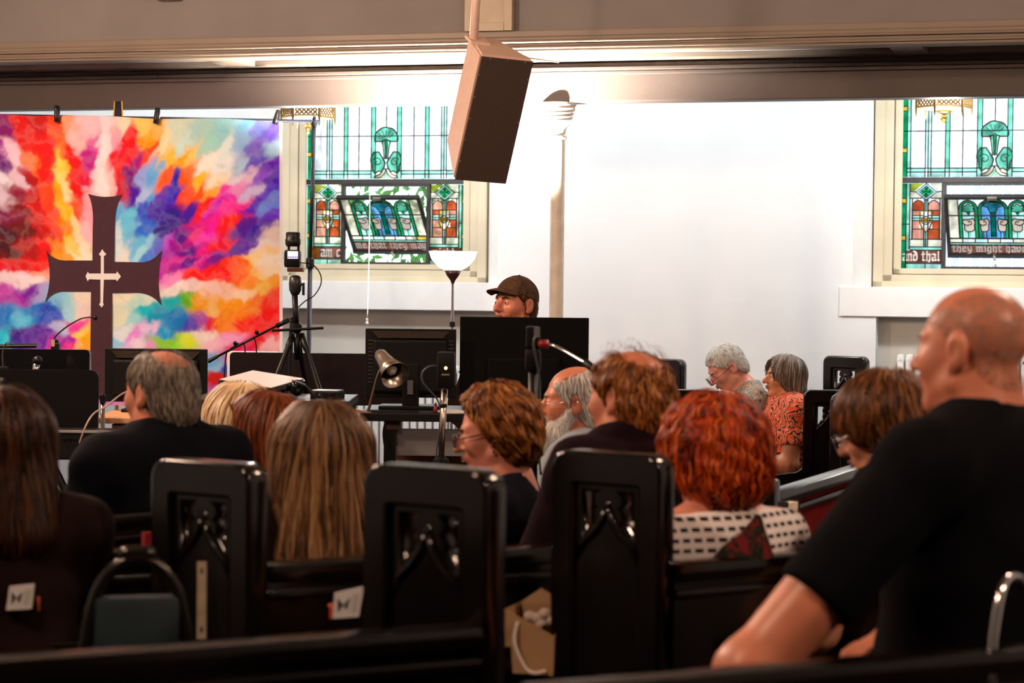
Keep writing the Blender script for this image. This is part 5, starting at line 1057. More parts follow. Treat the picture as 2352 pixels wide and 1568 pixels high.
def pew_end(parent, W, zt, u, tape=False):
    """W: world point on the floor at the near face's back edge; u: world direction towards the front of the pew"""
    u = Vector((u[0], u[1], 0)).normalized(); nrm = Vector((-u.y, u.x, 0))
    if nrm.dot(Vector((W.x, W.y, 0))) < 0: nrm = -nrm                     # away from the camera
    m1, m2, t = end_meshes(zt)
    o = W + u * .04 + nrm * (t / 2); M = Matrix(((u.x, 0, nrm.x, o.x), (u.y, 0, nrm.y, o.y), (0, 1, 0, o.z), (0, 0, 0, 1)))
    M = parent.matrix_basis.inverted() @ M
    e = link('pew_end', m1, parent, M); f = link('end_frame', m2, e)
    for s in (-1, 1):
        for z_ in (-1, 1):
            mb = MB(); mb.tube([Vector((.10 + s * a, zt + b, z_ * t * .30)) for a, b in ((.004, -.120), (.014, -.150), (.034, -.178), (.066, -.205), (.086, -.245))], [.007, .009, .010, .009, .006], 8); mb.build('tracery_rib', M_wood, e, smooth=True)
    mb = MB(); mb.sphere((.10, zt - .115, 0), .020, 12, sc=(1, 1, 1.2)); mb.build('tracery_boss', M_wood, e, smooth=True)
    return e
def pew(label, a, b, zr, more=(0, 0), seat=True, rack=None, panel=None, ends=(), cushion=False, group='dark pews'):
    """a, b: (px, py, d) of two points along the top of the back; more: extra length beyond them"""
    A, B = P(*a), P(*b); x = Vector((B.x - A.x, B.y - A.y, 0)); L = x.length; x.normalize(); A2 = Vector((A.x, A.y, 0)) - x * more[0]; L += sum(more); fz = floor_z((A.y + B.y) / 2)
    M = frame_M((A2.x, A2.y, fz), x); T = thing('pew', label, 'pew', M, group); h = zr - fz
    mb = MB(); mb.box(0, L, -.038, .034, h - .045, h, ch=.016); mb.build('top_rail', M_wood, T, smooth=True, angle=50)
    mb = MB(); mb.box(0, L, -.030, .0, h - .085, h - .062, ch=.008); mb.build('bead_rail', M_wood, T, smooth=True, angle=50)
    mb = MB(); mb.box(.004, L - .004, -.016, .012, .30, h - .04); mb.build('back_panel', panel or M_wood, T)
    mb = MB(); mb.box(.004, L - .004, .02, .46, .40, .435, ch=.006); mb.build('seat', M_wood, T)
    if cushion: mb = MB(); mb.box(.02, L - .02, .04, .45, .436, .48, ch=.015); mb.build('seat_cushion', M_red, T)
    for q in (.02, L - .06): mb = MB(); mb.box(q, q + .04, .0, .44, 0, .40); mb.build('support', M_wood, T)
    if rack:
        mb = MB(); mb.box(rack[0], rack[1], -.115, -.017, rack[2] - .015, rack[2], ch=.003); mb.box(rack[0], rack[1], -.118, -.108, rack[2] - .015, rack[2] + .05, ch=.003); mb.build('book_rack', M_wood, T)
    if more[0] > .3: mb = MB(); mb.box(-.035, 0, -.045, .47, 0, h + .01, ch=.012); mb.build('plain_end', M_wood, T, smooth=True, angle=50)
    for e in ends: pew_end(T, *e)
    return T
def at_floor(px, d, z=None): p = P(px, 1000, d); return Vector((p.x, d, floor_z(d) if z is None else z))
U35 = (-.82, .57)
def ztop(px, py, d): return P(px, py, d).z - floor_z(d)
# front row at the left, ending at the big carved end
pew('nearest pew at lower left, its rail running to the big carved end', (0, 1511, 3.61), (850, 1450, 3.92), .82, more=(.5, .215), ends=[(at_floor(1112, 4.02), ztop(1112, 1092, 4.02), U35)])
pew('pew with a rack card behind the dark metal chair at left', (0, 1272, 4.95), (375, 1255, 5.14), .82, more=(.6, .12), rack=(.15, 1.15, .60))
pew('pew the grey-haired man in the navy polo leans on', (95, 1188, 5.74), (375, 1170, 5.97), .82, more=(.7, .35), rack=(.5, 1.35, .63))
pewA = pew('pew behind the long-haired woman, starting at the taped carved end', (600, 1293, 4.85), (1290, 1247, 5.28), .82, more=(.0, .10), rack=(.02, .77, .575), ends=[(at_floor(566, 4.73), ztop(566, 1076, 4.73), U35)])
pew('pew behind the red-haired woman, starting at the right carved end', (1560, 1290, 4.95), (1780, 1272, 5.11), .82, more=(.03, .9), rack=(.2, .6, .60), ends=[(at_floor(1511, 4.88), ztop(1511, 1054, 4.88), U35)])
pew('nearest pew at lower right under the bald man', (1340, 1567, 3.45), (2352, 1480, 3.85), .82, more=(.12, .6))
pew('pew in front of the maroon sweater, mostly hidden', (1180, 1196, 6.0), (1290, 1188, 6.1), .80, more=(.35, .7))
# right-hand block further off
pq = pew('red-backed pew with a pale rail beside the bald man', (1764, 1130, 6.9), (1860, 1100, 7.38), P(1764, 1130, 6.9).z, more=(.02, 1.0), panel=M_red, rack=(.02, 1.3, .56), group='pews of the right-hand block')
wp = pq.matrix_world if False else pq.matrix_basis
mb = MB(); mb.box(-.075, -.01, -.05, .05, 0, P(1755, 1095, 6.85).z - floor_z(6.9), ch=.012); mb.build('end_post', M_wood, pq, smooth=True, angle=50)
def far_end(label, px0, py, d, u, ln=1.1):
    w = at_floor(px0, d); T = thing('pew', label, 'pew', Matrix.Translation(w), 'pews of the right-hand block'); pew_end(T, w, ztop(px0, py, d), u)
    uu = Vector((u[0], u[1], 0)).normalized(); n = Vector((-uu.y, uu.x, 0)); n = n if n.y > 0 else -n
    M = Matrix(((uu.x, n.x, 0, 0), (uu.y, n.y, 0, 0), (0, 0, 1, 0), (0, 0, 0, 1))); h = ztop(px0, py, d) - .24
    for nm, (x0, x1, z0, z1) in dict(back_panel=(-.02, .01, .3, h), seat=(.03, .46, .40, .435), top_rail=(-.04, .03, h, h + .04)).items(): mb = MB(); mb.box(x0, x1, .08, ln, z0, z1, M, ch=.006); mb.build(nm, M_wood, T)
    return T
far_end('pew whose carved end stands at the orange-shirted woman\'s back', 1964, 900, 12.1, (-1, .12))
far_end('pew with its carved end half behind the brown-haired person', 2035, 911, 11.3, (-1, .1))
far_end('pew with an openwork end against the white wall, right of the couple', 1982, 822, 13.45, (-.80, .60), .38)
far_end('pew with an openwork end against the white wall behind the maroon man', 1560, 828, 13.3, (-.80, .60), .6)
far_end('pew end with a rounded top between the red hair and the wall', 1612, 901, 11.9, (-1, .1))
# dark plank behind the couple
mb = MB(); q = P(1560, 893, 13.55); q2_ = P(1700, 908, 13.3); o = thing('pew', 'plain dark pew back along the white wall behind the couple', 'pew', frame_M((q.x, q.y, floor_z(13.5)), (q2_.x - q.x, q2_.y - q.y, 0)), 'pews of the right-hand block'); LL = (q2_ - q).length + .3; hh = q.z - floor_z(13.5)
mb.box(0, LL, -.03, .03, hh - .04, hh, ch=.01); mb.build('top_rail', M_wood, o); mb = MB(); mb.box(0, LL, -.012, .012, 0, hh - .04); mb.build('back_panel', M_wood, o)
# things in and on the pews
M_card = mat('white_card', (.62, .60, .58), .7, var=.05); M_ink = mat('dark_ink', (.03, .03, .04), .7)
def card(label, corners, d):
    pts_ = [P(x, y, d) for x, y in corners]; c = pts_[0]; T = thing('card', label, 'card', Matrix.Translation(c), 'rack cards')
    V = [p - c for p in pts_]; mb = MB(); mb.add([v for v in V] + [v + Vector((0, .004, 0)) for v in V], [(0, 1, 2, 3), (7, 6, 5, 4), (0, 4, 5, 1), (1, 5, 6, 2), (2, 6, 7, 3), (3, 7, 4, 0)]); mb.build('sheet', M_card, T)
    def uv(u, v): return V[0].lerp(V[1], u).lerp(V[3].lerp(V[2], u), v) + Vector((0, -.002, 0))
    mb = MB()
    for pl in ([(.34, .5), (.12, .80), (.16, .52)], [(.34, .5), (.16, .50), (.18, .22)], [(.36, .5), (.58, .72), (.54, .52)], [(.36, .5), (.54, .48), (.50, .28)]): mb.add([uv(a, b_) for a, b_ in pl], [(0, 1, 2)])
    mb.build('butterfly', M_ink, T)
    mb = MB()
    for r_ in range(5): mb.add([uv(a, b_) for a, b_ in ((.66, .22 + r_ * .13), (.9, .22 + r_ * .13), (.9, .25 + r_ * .13), (.66, .25 + r_ * .13))], [(0, 1, 2, 3)])
    mb.build('printed_lines', mat('grey_ink', (.3, .29, .28), .7), T)
card('white card with a butterfly in the rack at the far left', [(14, 1401), (72, 1398), (79, 1340), (22, 1346)], 4.83)
card('white card with a butterfly beside the big carved end', [(764, 1420), (824, 1416), (836, 1346), (768, 1362)], 4.74)
def book(label, px, py0, py1, d, w, th, c, edge=None, tilt=0):
    b = P(px, py1, d); h = (py1 - py0) * d / F; T = thing('book', label, 'book', Matrix.Translation(b) @ Matrix.Rotation(tilt, 4, 'Z'), 'books in the pew racks')
    cm = mat('book_' + label[:12].replace(' ', '_'), c, .6); mb = MB()
    mb.box(-w / 2, w / 2, 0, .004, 0, h); mb.box(-w / 2, w / 2, th - .004, th, 0, h); mb.box(-w / 2, -w / 2 + .004, 0, th, 0, h); mb.build('cover', cm, T)
    mb = MB(); mb.box(-w / 2 + .005, w / 2 - .004, .005, th - .005, .003, h - .004); mb.build('pages', mat('cream_pages', (.75, .62, .48), .8), T)
book('red hymn book standing behind the rail left of the taped end', 366, 1222, 1330, 5.62, .075, .035, (.28, .01, .012), tilt=.5)
book('thin orange book beside the card at the far left', 86, 1370, 1402, 4.87, .010, .05, (.55, .10, .02))
book('thin orange book at the left edge of the picture', 3, 1362, 1404, 4.87, .010, .05, (.55, .09, .02))
book('thin red book beside the card by the big carved end', 757, 1392, 1421, 4.78, .010, .05, (.6, .08, .02))
book('black book in the rack of the red-backed pew', 1798, 1152, 1192, 6.72, .035, .08, (.006, .006, .006), tilt=-.6)
# strip of tape with two marks on the carved end
T = thing('strike_strip', 'pale strip with two dark holes on the taped carved end', 'strip', Matrix.Translation(P(463, 1466, 4.76)))
mb = MB(); h = 178 * 4.76 / F; mb.box(-.010, .010, -.004, .0, 0, h); mb.build('strip', mat('pale_tan_strip', (.36, .28, .18), .7, var=.2, scale=25), T)
for z_ in (.12, .88): mb = MB(); mb.sphere((0, -.004, h * z_), .004, 8, sc=(.8, .4, 1.8)); mb.build('hole', M_black, T)
# metal chair
def chair(label, px0, px1, pyt, d):
    a, b = P(px0, pyt, d), P(px1, pyt, d); w = b.x - a.x; fz = floor_z(d); h = a.z - fz; T = thing('metal_chair', label, 'chair', rotz(((a.x + b.x) / 2, d, fz), .25)); M_fr = mat('dark_bronze_tube', (.035, .032, .028), .25, .8)
    x = w / 2; arch = curve_pts([(-x - .04, .0, .42), (-x, 0, h - .14), (-x + .05, .0, h - .03), (-x + .13, 0, h), (x - .13, 0, h), (x - .05, 0, h - .03), (x, 0, h - .14), (x + .04, 0, .42)], 42)
    mb = MB(); mb.tube(arch, .013, 10); mb.build('back_frame', M_fr, T, smooth=True)
    mb = MB(); mb.box(-x + .01, x - .01, -.02, .02, .50, h - .085, ch=.018); mb.build('back_pad', mat('dark_teal_vinyl', (.010, .022, .028), .5), T, smooth=True, angle=50)
    mb = MB(); mb.box(-x - .02, x + .02, .0, .42, .42, .47, ch=.02); mb.build('seat', MATS['dark_teal_vinyl'], T, smooth=True, angle=50)
    for sx in (-1, 1):
        for y in (0, .38): mb = MB(); mb.tube([(sx * (x + .03), y, .43), (sx * (x + .03), y + (.05 if y else -.05), 0)], .012, 8); mb.build('leg', M_fr, T)
chair('dark metal chair with a rounded back standing behind the nearest left pew', 205, 425, 1270, 4.45)
# stand-in for a chair frame: cane hooked on the rail at the lower right
c = P(2284, 1462, 3.80); T = thing('bent_tubing', 'bright metal cane in place of a chair frame, hooked on the rail at the lower right', 'tubing', Matrix.Translation((c.x, c.y, floor_z(3.8)))); o_ = Vector((c.x, c.y, floor_z(3.8)))
mb = MB(); mb.tube([Vector((.0, 0, 0))] + [p - o_ for p in curve_pts([P(2280, 1470, 3.8), P(2296, 1372, 3.82), P(2312, 1330, 3.85), P(2338, 1325, 3.9), P(2350, 1350, 3.93)], 20)], .009, 8); mb.build('shaft', M_chrome, T, smooth=True)
# brown paper bag with rope handles
bd = 5.10; b0 = P(1232, 1540, bd); T = thing('paper_bag', 'brown paper gift bag with a white rope handle between two carved ends', 'bag', rotz(b0, -.35)); M_kraft = mat('kraft_paper', (.42, .25, .12), .75, var=.08, scale=14, bump=.1)
s_ = bd / F; hw, dp_, hb = 58 * s_, .05, 150 * s_
mb = MB(); V = [(-hw, -dp_, 0), (hw, -dp_, 0), (hw, dp_, 0), (-hw, dp_, 0), (-hw * 1.02, -dp_ * 1.2, hb * .98), (hw * 1.05, -dp_ * 1.1, hb * .62), (hw * 1.0, dp_ * 1.2, hb * .98), (-hw * .2, dp_ * 1.3, hb * 1.22), (-hw, dp_, hb)]
mb.add(V, [(0, 1, 2, 3), (0, 1, 5, 4), (1, 2, 6, 5), (2, 3, 8, 7, 6), (3, 0, 4, 8)]); o = mb.build('paper', M_kraft, T); md = o.modifiers.new('s', 'SOLIDIFY'); md.thickness = .002
mb = MB(); mb.tube(curve_pts([(-hw * .45, -dp_ * 1.25, hb * .80), (-hw * .5, -dp_ * 1.45, hb * .5), (-hw * .1, -dp_ * 1.4, hb * .15), (hw * .25, -dp_ * 1.3, hb * .04), (hw * .75, -dp_ * 1.2, hb * .08)], 24), .0045, 8); mb.build('handle', mat('white_rope', (.75, .66, .58), .8), T, smooth=True)
for i, (x, z) in enumerate(((-.35, .82), (-.05, .80), (.28, .88), (.62, .78), (.12, .72))): mb = MB(); mb.sphere((hw * x, dp_ * .2, hb * z), .016, 10, sc=(1, 1, .85)); mb.build('cotton_ball', mat('white_cotton', (.8, .66, .56), .9), T, smooth=True)
# floral scarf over the red-haired woman's shoulder
scf = pattern('dark_floral_cloth', [(0, '120c0c'), (.42, '2a2010'), (.5, '7a1414'), (.56, '14100e'), (.62, '6a5a18')], 22, 'noise')
Mi = (T9['T'].matrix_basis).inverted(); mb = MB(); outl = [(1640, 1278), (1660, 1255), (1700, 1225), (1735, 1182), (1748, 1182), (1758, 1215), (1772, 1255), (1778, 1280), (1700, 1300)]
fr1 = [Mi @ P(x, y, 5.03) for x, y in outl]; bk = [Mi @ P(x, y, 5.12) for x, y in outl]; n = len(outl); mb.add(fr1 + bk, [tuple(range(n)), tuple(range(2 * n - 1, n - 1, -1))] + [(i, i + n, (i + 1) % n + n, (i + 1) % n) for i in range(n)]); mb.build('scarf', scf, T9['T'], smooth=True, angle=40)
# ================================================================== equipment round the platform
def base(px, d): p = P(px, 900, d); return Vector((p.x, d, floor_z(d)))
def L_(o, px, py, d): return P(px, py, d) - o
def slab(mb, o, x0, x1, y0, y1, d, th, ch=.006, r=None):
    """upright board seen between pixels x0..x1, y0..y1 with its front d metres ahead"""
    a, b = L_(o, x0, y1, d), L_(o, x1, y0, d)
    if r:
        mb.prism([(q[0], q[1]) for q in rrect(a.x, b.x, a.z, b.z, r)], a.y, a.y + th)
    else: mb.box(a.x, b.x, a.y, a.y + th, a.z, b.z, ch=ch)
    return a, b
def legs_to_floor(T, xs, ys, z, r=.018, m=None):
    for x in xs:
        for y in ys: mb = MB(); mb.box(x - r, x + r, y - r, y + r, 0, z, ch=.004); mb.build('leg', m or M_black2, T)
# --- wall-hung radiators in the niches
def radiator(label, sc_, n, z1):
    T = thing('radiator', label, 'radiator', WALLM @ Matrix.Translation((sc_, -.10, floor_z(14.6))), 'white column radiators'); h = z1 - floor_z(14.6); w = .056; me = None
    for i in range(n):
        x = (i - n / 2) * w
        if me is None:
            mb = MB(); mb.box(-.021, .021, -.05, -.012, .08, h, ch=.012); mb.box(-.021, .021, .012, .05, .08, h, ch=.012); mb.box(-.024, .024, -.05, .05, h - .06, h - .02, ch=.012); mb.box(-.024, .024, -.05, .05, .10, .14, ch=.012); o = mb.build('column', M_white, T, Matrix.Translation((x, 0, 0)), smooth=True, angle=50); me = o.data
        else: link('column', me, T, Matrix.Translation((x, 0, 0)))
    for i in (-n / 2, n / 2 - 1): mb = MB(); mb.box(i * w - .02, i * w + .02, -.045, .045, 0, .085, ch=.006); mb.build('foot', M_white, T)
radiator('white column radiator under the left window, behind the desk', W1C + .22, 22, P(900, 842, 14.7).z)
radiator('white column radiator under the right window, beside the bald head', W2C + .05, 22, P(2080, 815, 14.0).z)
# --- black boards, stands and microphones at the far left
o = base(90, 9.2); T = thing('flat_screen', 'wide black screen seen from behind at the left edge', 'screen', Matrix.Translation(o)); mb = MB(); a, b = slab(mb, o, -120, 206, 803, 905, 9.2, .035, r=.02); mb.build('case', M_blackgloss, T, smooth=True, angle=40)
mb = MB(); mb.box(-.16, .16, .0, .22, 0, .02, ch=.006); mb.tube([(0, .05, .02), (0, .05, a.z + .02)], .025, 8); mb.build('stand', M_black2, T)
o = base(40, 9.5); T = thing('lamp_bar', 'thin black light bar above the screen at the left edge', 'lamp', Matrix.Translation(o)); mb = MB(); mb.tube([L_(o, -100, 796, 9.5), L_(o, 84, 794, 9.5)], .009, 8); mb.build('bar', M_black2, T); mb = MB(); mb.tube([L_(o, -40, 796, 9.5), Vector((-.1, 0, 0))], .010, 8); mb.build('pole', M_black2, T)
o = P(128, 806, 9.25); T = thing('gooseneck_microphone', 'slim gooseneck microphone curving in front of the banner cross', 'microphone', Matrix.Translation(o)); mb = MB(); mb.box(-.018, .018, -.02, .02, 0, .035, ch=.004); mb.lathe([(.012, .03), (.012, .045), (.005, .05)], 10); mb.build('base', M_black2, T)
mb = MB(); mb.tube(curve_pts([Vector((0, 0, .045)), L_(o, 126, 775, 9.25), L_(o, 148, 754, 9.25), L_(o, 185, 732, 9.25), L_(o, 214, 728, 9.25)], 24), .0035, 6); mb.build('neck', M_black2, T, smooth=True); mb = MB(); q = L_(o, 219, 730, 9.25); mb.tube([L_(o, 212, 728, 9.25), q], [.005, .009], 8); mb.sphere(q, .010, 10); mb.build('capsule', M_black, T, smooth=True)
mb = MB(); mb.box(-.015, .0, -.022, -.018, .02, .05, ch=.001); mb.build('tape', mat('tan_tape', (.5, .35, .2), .6), T)
o = P(8, 850, 8.95); T = thing('gooseneck_lamp', 'small gooseneck reading lamp at the very left edge', 'lamp', Matrix.Translation(o)); mb = MB(); mb.tube(curve_pts([Vector((0, 0, 0)), L_(o, 6, 812, 8.95), L_(o, 14, 788, 8.95), L_(o, 24, 788, 8.95), L_(o, 30, 793, 8.95)], 20), .003, 6); mb.build('neck', mat('grey_tube', (.10, .09, .08), .4, .6), T, smooth=True); mb = MB(); mb.lathe([(.022, 0), (.022, .012), (.006, .018)], 12); mb.build('clip', M_black2, T)
o = base(80, 8.85); T = thing('vocal_microphone', 'silver vocal microphone with a round black head at left', 'microphone', Matrix.Translation(o)); mb = MB(); mb.sphere(L_(o, 86, 828, 8.85), .020, 14, sc=(1, 1, 1)); mb.build('head', M_black2, T, smooth=True); mb = MB(); mb.tube([L_(o, 84, 836, 8.85), L_(o, 79, 862, 8.85)], [.015, .011], 10); mb.build('handle', M_chrome, T, smooth=True); mb = MB(); mb.tube([L_(o, 79, 862, 8.85), Vector((0, 0, .02))], .010, 8); mb.lathe([(.12, 0), (.12, .015), (.02, .025)], 16); mb.build('stand', M_black2, T)
o = base(90, 8.6); T = thing('music_stand', 'large black music stand desk in front of the left screen', 'music stand', Matrix.Translation(o)); mb = MB(); slab(mb, o, -70, 226, 850, 993, 8.6, .012, r=.03); mb.build('desk', M_black, T, smooth=True, angle=40); mb = MB(); z_ = L_(o, 90, 985, 8.6).z; mb.tube([(0, .02, z_), (0, .02, .25)], .012, 8); mb.build('pole', M_black2, T)
for k in range(3): mb = MB(); mb.tube([(0, .02, .28), (.28 * math.cos(2.1 * k), .02 + .28 * math.sin(2.1 * k), .01)], .010, 6); mb.build('leg', M_black2, T)
# keyboard with its stand and print
o = base(90, 8.3); T = thing('keyboard', 'black stage keyboard seen from behind with a pale top edge', 'keyboard', Matrix.Translation(o)); mb = MB(); a, b = slab(mb, o, -250, 268, 994, 1052, 8.3, .28, ch=.01); mb.build('body', mat('dark_grey_plastic', (.007, .007, .007), .5, spec=.2), T)
mb = MB(); a2, b2 = L_(o, -250, 996, 8.29), L_(o, 265, 992, 8.29); mb.box(a2.x, b2.x, a2.y, a2.y + .02, b2.z - .004, b2.z + .004); mb.build('top_strip', mat('pale_strip', (.35, .33, .32), .4), T)
mb = MB()
for ch_, x0 in (('n', 44), ('s', 62)):
    st_ = {'n': [[(0, 1), (.6, 1)], [(.35, 1), (.35, .0)], [(.1, .0), (.6, 0)]], 's': [[(1, 1), (.1, 1), (.0, .8), (.1, .55), (.9, .45), (1, .2), (.9, 0), (0, 0)]]}[ch_]
    for s2 in st_: mb.tube([L_(o, x0 + u * 11, 1018 - v * 12, 8.285) for u, v in s2], .0022, 5)
mb.build('lettering', mat('grey_print', (.25, .24, .20), .6), T)
for i in range(9): mb = MB(); q = L_(o, 100 + i * 12, 1008, 8.295); mb.sphere(q, .006, 8, sc=(1, .5, 1)); mb.build('socket', M_black, T)
for sx in (-.35, .22): mb = MB(); mb.tube([(sx - .2, .1, a.z), (sx + .2, .1, .02)], .015, 8); mb.tube([(sx + .2, .12, a.z), (sx - .2, .12, .02)], .015, 8); mb.build('stand_legs', M_black2, T)
# monitor with sloping vents, on the wooden table
o = base(350, 8.85); T = thing('table', 'table with a light wooden edge under the left monitor', 'table', Matrix.Translation(o)); mb = MB(); a, b = L_(o, 208, 972, 8.75), L_(o, 476, 961, 8.75); mb.box(a.x, b.x, a.y, a.y + .55, a.z, b.z, ch=.004); mb.build('top', mat('light_wood', (.62, .34, .17), .5, var=.15, scale=5), T); mb = MB(); mb.box(a.x + .08, b.x, a.y + .03, a.y + .5, a.z - .035, a.z - .004, ch=.003); mb.build('apron', mat('red_brown_wood', (.20, .07, .04), .5), T)
legs_to_floor(T, (a.x + .05, b.x - .05), (a.y + .08, a.y + .48), a.z - .03); zt_ = floor_z(8.85) + b.z
def monitor(label, x0, x1, y0, y1, d, zb, vents=True, stand='T', m=None, th=.05, name='monitor'):
    c = base((x0 + x1) / 2, d); c.z = zb; T = thing(name, label, 'monitor', Matrix.Translation(c)); mb = MB(); a, b = slab(mb, c, x0, x1, y0, y1, d, .022, ch=.004); mb.build('bezel', m or M_black, T)
    mb = MB(); mb.box(a.x + .035, b.x - .035, a.y - .022, a.y + .002, a.z + .02, b.z - .045, ch=.015); mb.build('back_shell', m or M_black, T)
    if vents:
        for i in range(7): mb = MB(); z_ = b.z - .012 - i * .0042; mb.box(a.x + .03 + i * .004, b.x - .03 - i * .004, a.y - .004 - i * .0022, a.y + .002, z_ - .0012, z_ + .0012); mb.build('vent_rib', mat('vent_grey', (.05, .035, .02), .5), T)
    mb = MB(); mb.box(-.035, .035, a.y - .03, a.y + .03, .01, (a.z + b.z) / 2, ch=.006); mb.build('neck', M_black, T)
    mb = MB(); mb.box(-.13, .13, -.10, .10, 0, .014, ch=.004); mb.build('base', M_black, T); return T, a, b
monitor('black monitor seen from behind in front of the banner cross', 240, 476, 802, 922, 9.2, zt_)
# chrome pole beside it, and cable
o = base(236, 8.62); T = thing('chrome_pole', 'short chrome pole in front of the light wooden table', 'pole', Matrix.Translation(o)); mb = MB(); mb.tube([(0, 0, .0), L_(o, 236, 908, 8.62)], .009, 12); mb.build('tube', M_chrome, T, smooth=True); mb = MB(); mb.lathe([(.10, 0), (.10, .012), (.012, .02)], 16); mb.build('foot', M_black2, T); mb = MB(); mb.lathe([(.012, 0), (.012, .03), (.009, .035)], 10, Matrix.Translation(L_(o, 236, 925, 8.62))); mb.build('collar', M_black2, T)
o = P(182, 1018, 8.2); T = thing('white_cable', 'thin pale cable curving up past the chrome pole', 'cable', Matrix.Translation(o)); mb = MB(); mb.tube(curve_pts([L_(o, 182, 1018, 8.2), L_(o, 196, 980, 8.2), L_(o, 215, 950, 8.25), L_(o, 245, 932, 8.3), L_(o, 285, 902, 8.4), L_(o, 330, 890, 8.6)], 30), .0032, 6); mb.build('wire', mat('pale_wire', (.45, .33, .25), .6), T, smooth=True)
# --- equipment cart with projector and mixer
o = base(620, 8.3); T = thing('equipment_cart', 'black equipment cart under the projector', 'cart', Matrix.Translation(o)); mb = MB(); a, b = L_(o, 432, 936, 8.2), L_(o, 802, 921, 8.2); mb.box(a.x, b.x, a.y, a.y + .5, a.z, b.z, ch=.004); mb.build('top', M_black2, T); zt_ = b.z
legs_to_floor(T, (a.x + .03, b.x - .03), (a.y + .04, a.y + .46), a.z, .022); mb = MB(); mb.box(a.x + .02, b.x - .02, a.y + .02, a.y + .48, .35, .37); mb.build('shelf', M_black2, T)
pr = P(602, 905, 8.45); pr.z = floor_z(8.3) + zt_ + .022; PRM = Matrix.Translation(pr) @ Matrix.Rotation(R(10), 4, 'X') @ Matrix.Rotation(R(-33), 4, 'Z'); T = thing('projector', 'black projector with reflected glare painted pale on its top', 'projector', PRM)
hp = P(600, 866, 8.45).z - pr.z - .01; mb = MB(); mb.box(-.145, .13, -.10, .115, .012, hp, ch=.016); mb.build('case', M_blackgloss, T, smooth=True, angle=45)
mb = MB(); mb.box(-.135, .12, -.092, .107, hp, hp + .003, ch=.001); mb.build('lid', mat('lid_glare_paint', (.75, .75, .76), .30, .0, var=.03), T)  # pale colour stands in for the bright wall's reflection on the black top
mb = MB(); mb.lathe([(.03, 0), (.034, .012), (.03, .02), (.012, .016)], 16, Matrix.Translation((.131, .04, hp * .55)) @ Matrix.Rotation(math.pi / 2, 4, 'Y')); mb.build('lens', M_blackgloss, T, smooth=True)
for i in range(6): mb = MB(); mb.box(-.06 + i * .02, -.05 + i * .02, -.102, -.099, .03, hp - .02); mb.build('vent', mat('vent_grey', (.05, .035, .02), .5), T)
for sx in (-.11, .10): mb = MB(); mb.lathe([(.012, 0), (.012, .014)], 10, Matrix.Translation((sx, -.06, 0))); mb.build('foot', M_black, T)
mb = MB(); iv = PRM.inverted(); mb.tube([iv @ p for p in curve_pts([P(672, 874, 8.3), P(700, 884, 8.25), P(722, 905, 8.22), P(726, 918, 8.22)], 16)], .004, 6); mb.build('cable', M_black2, T, smooth=True)
mx = P(752, 920, 8.35); mx.z = floor_z(8.3) + zt_; T = thing('mixer', 'small black audio box at the end of the cart', 'mixer', rotz(mx, R(-14))); mb = MB(); mb.box(-.055, .055, -.05, .05, 0, .032, ch=.006); mb.build('case', M_black, T)
for i in range(4): mb = MB(); mb.lathe([(.006, 0), (.005, .007)], 8, Matrix.Translation((-.035 + i * .022, -.051, .018)) @ Matrix.Rotation(math.pi / 2, 4, 'X')); mb.build('knob', M_chrome if i == 1 else M_black2, T)
mb = MB(); mb.box(-.05, .05, -.045, .045, .032, .034); mb.build('top_plate', mat('grey_plate', (.2, .2, .2), .3), T)
# --- wide dark panel and white board behind it
o = base(690, 10.2); T = thing('wide_screen', 'wide dark flat panel standing behind the camera tripod', 'screen', Matrix.Translation(o)); mb = MB(); a, b = slab(mb, o, 527, 930, 813, 928, 10.2, .04, r=.018); mb.build('panel', M_maroonblack, T, smooth=True, angle=40); mb = MB(); mb.box(-.3, .3, .0, .25, 0, .02); mb.tube([(0, .06, .02), (0, .06, a.z + .03)], .03, 8); mb.build('stand', M_black2, T)
o = base(690, 10.4); T = thing('white_board', 'white board edge showing behind the wide dark panel', 'board', Matrix.Translation(o)); mb = MB(); a, b = slab(mb, o, 521, 640, 807, 930, 10.4, .02, ch=.004); mb.build('board', M_white, T); legs_to_floor(T, (a.x + .03, b.x - .03), (.03,), a.z + .02, .01)
# --- video camera on its tripod
dT = 9.4; o = base(690, dT); T = thing('camera_tripod', 'dark camera tripod in front of the backdrop stand', 'tripod', Matrix.Translation(o)); q = lambda x, y, dd=0: L_(o, x, y, dT + dd)
for nm, ctrl, r_ in (('column', [(677, 676), (681, 760)], .013), ('lower_column', [(682, 760), (683, 826)], .015)): mb = MB(); mb.tube([q(*c) for c in ctrl], r_, 10); mb.build(nm, M_black2, T, smooth=True)
mb = MB(); mb.lathe([(.016, 0), (.026, .02), (.028, .05), (.024, .078), (.012, .085)], 14, Matrix.Translation(q(678, 677))); mb.build('ball_head', mat('dark_grey_metal', (.03, .03, .03), .35, .4), T, smooth=True)
mb = MB(); mb.tube([q(690, 655, -.02), q(697, 650, -.03), q(697, 678, -.03)], .006, 8); mb.build('lock_knob', M_black2, T)
mb = MB(); mb.lathe([(.018, 0), (.024, .008), (.024, .03), (.016, .036)], 12, Matrix.Translation(q(681, 762))); mb.build('collar', M_black2, T)
mb = MB(); mb.tube([q(624, 759, -.03), q(743, 753, -.03)], .006, 8); mb.build('cross_arm', M_black2, T)
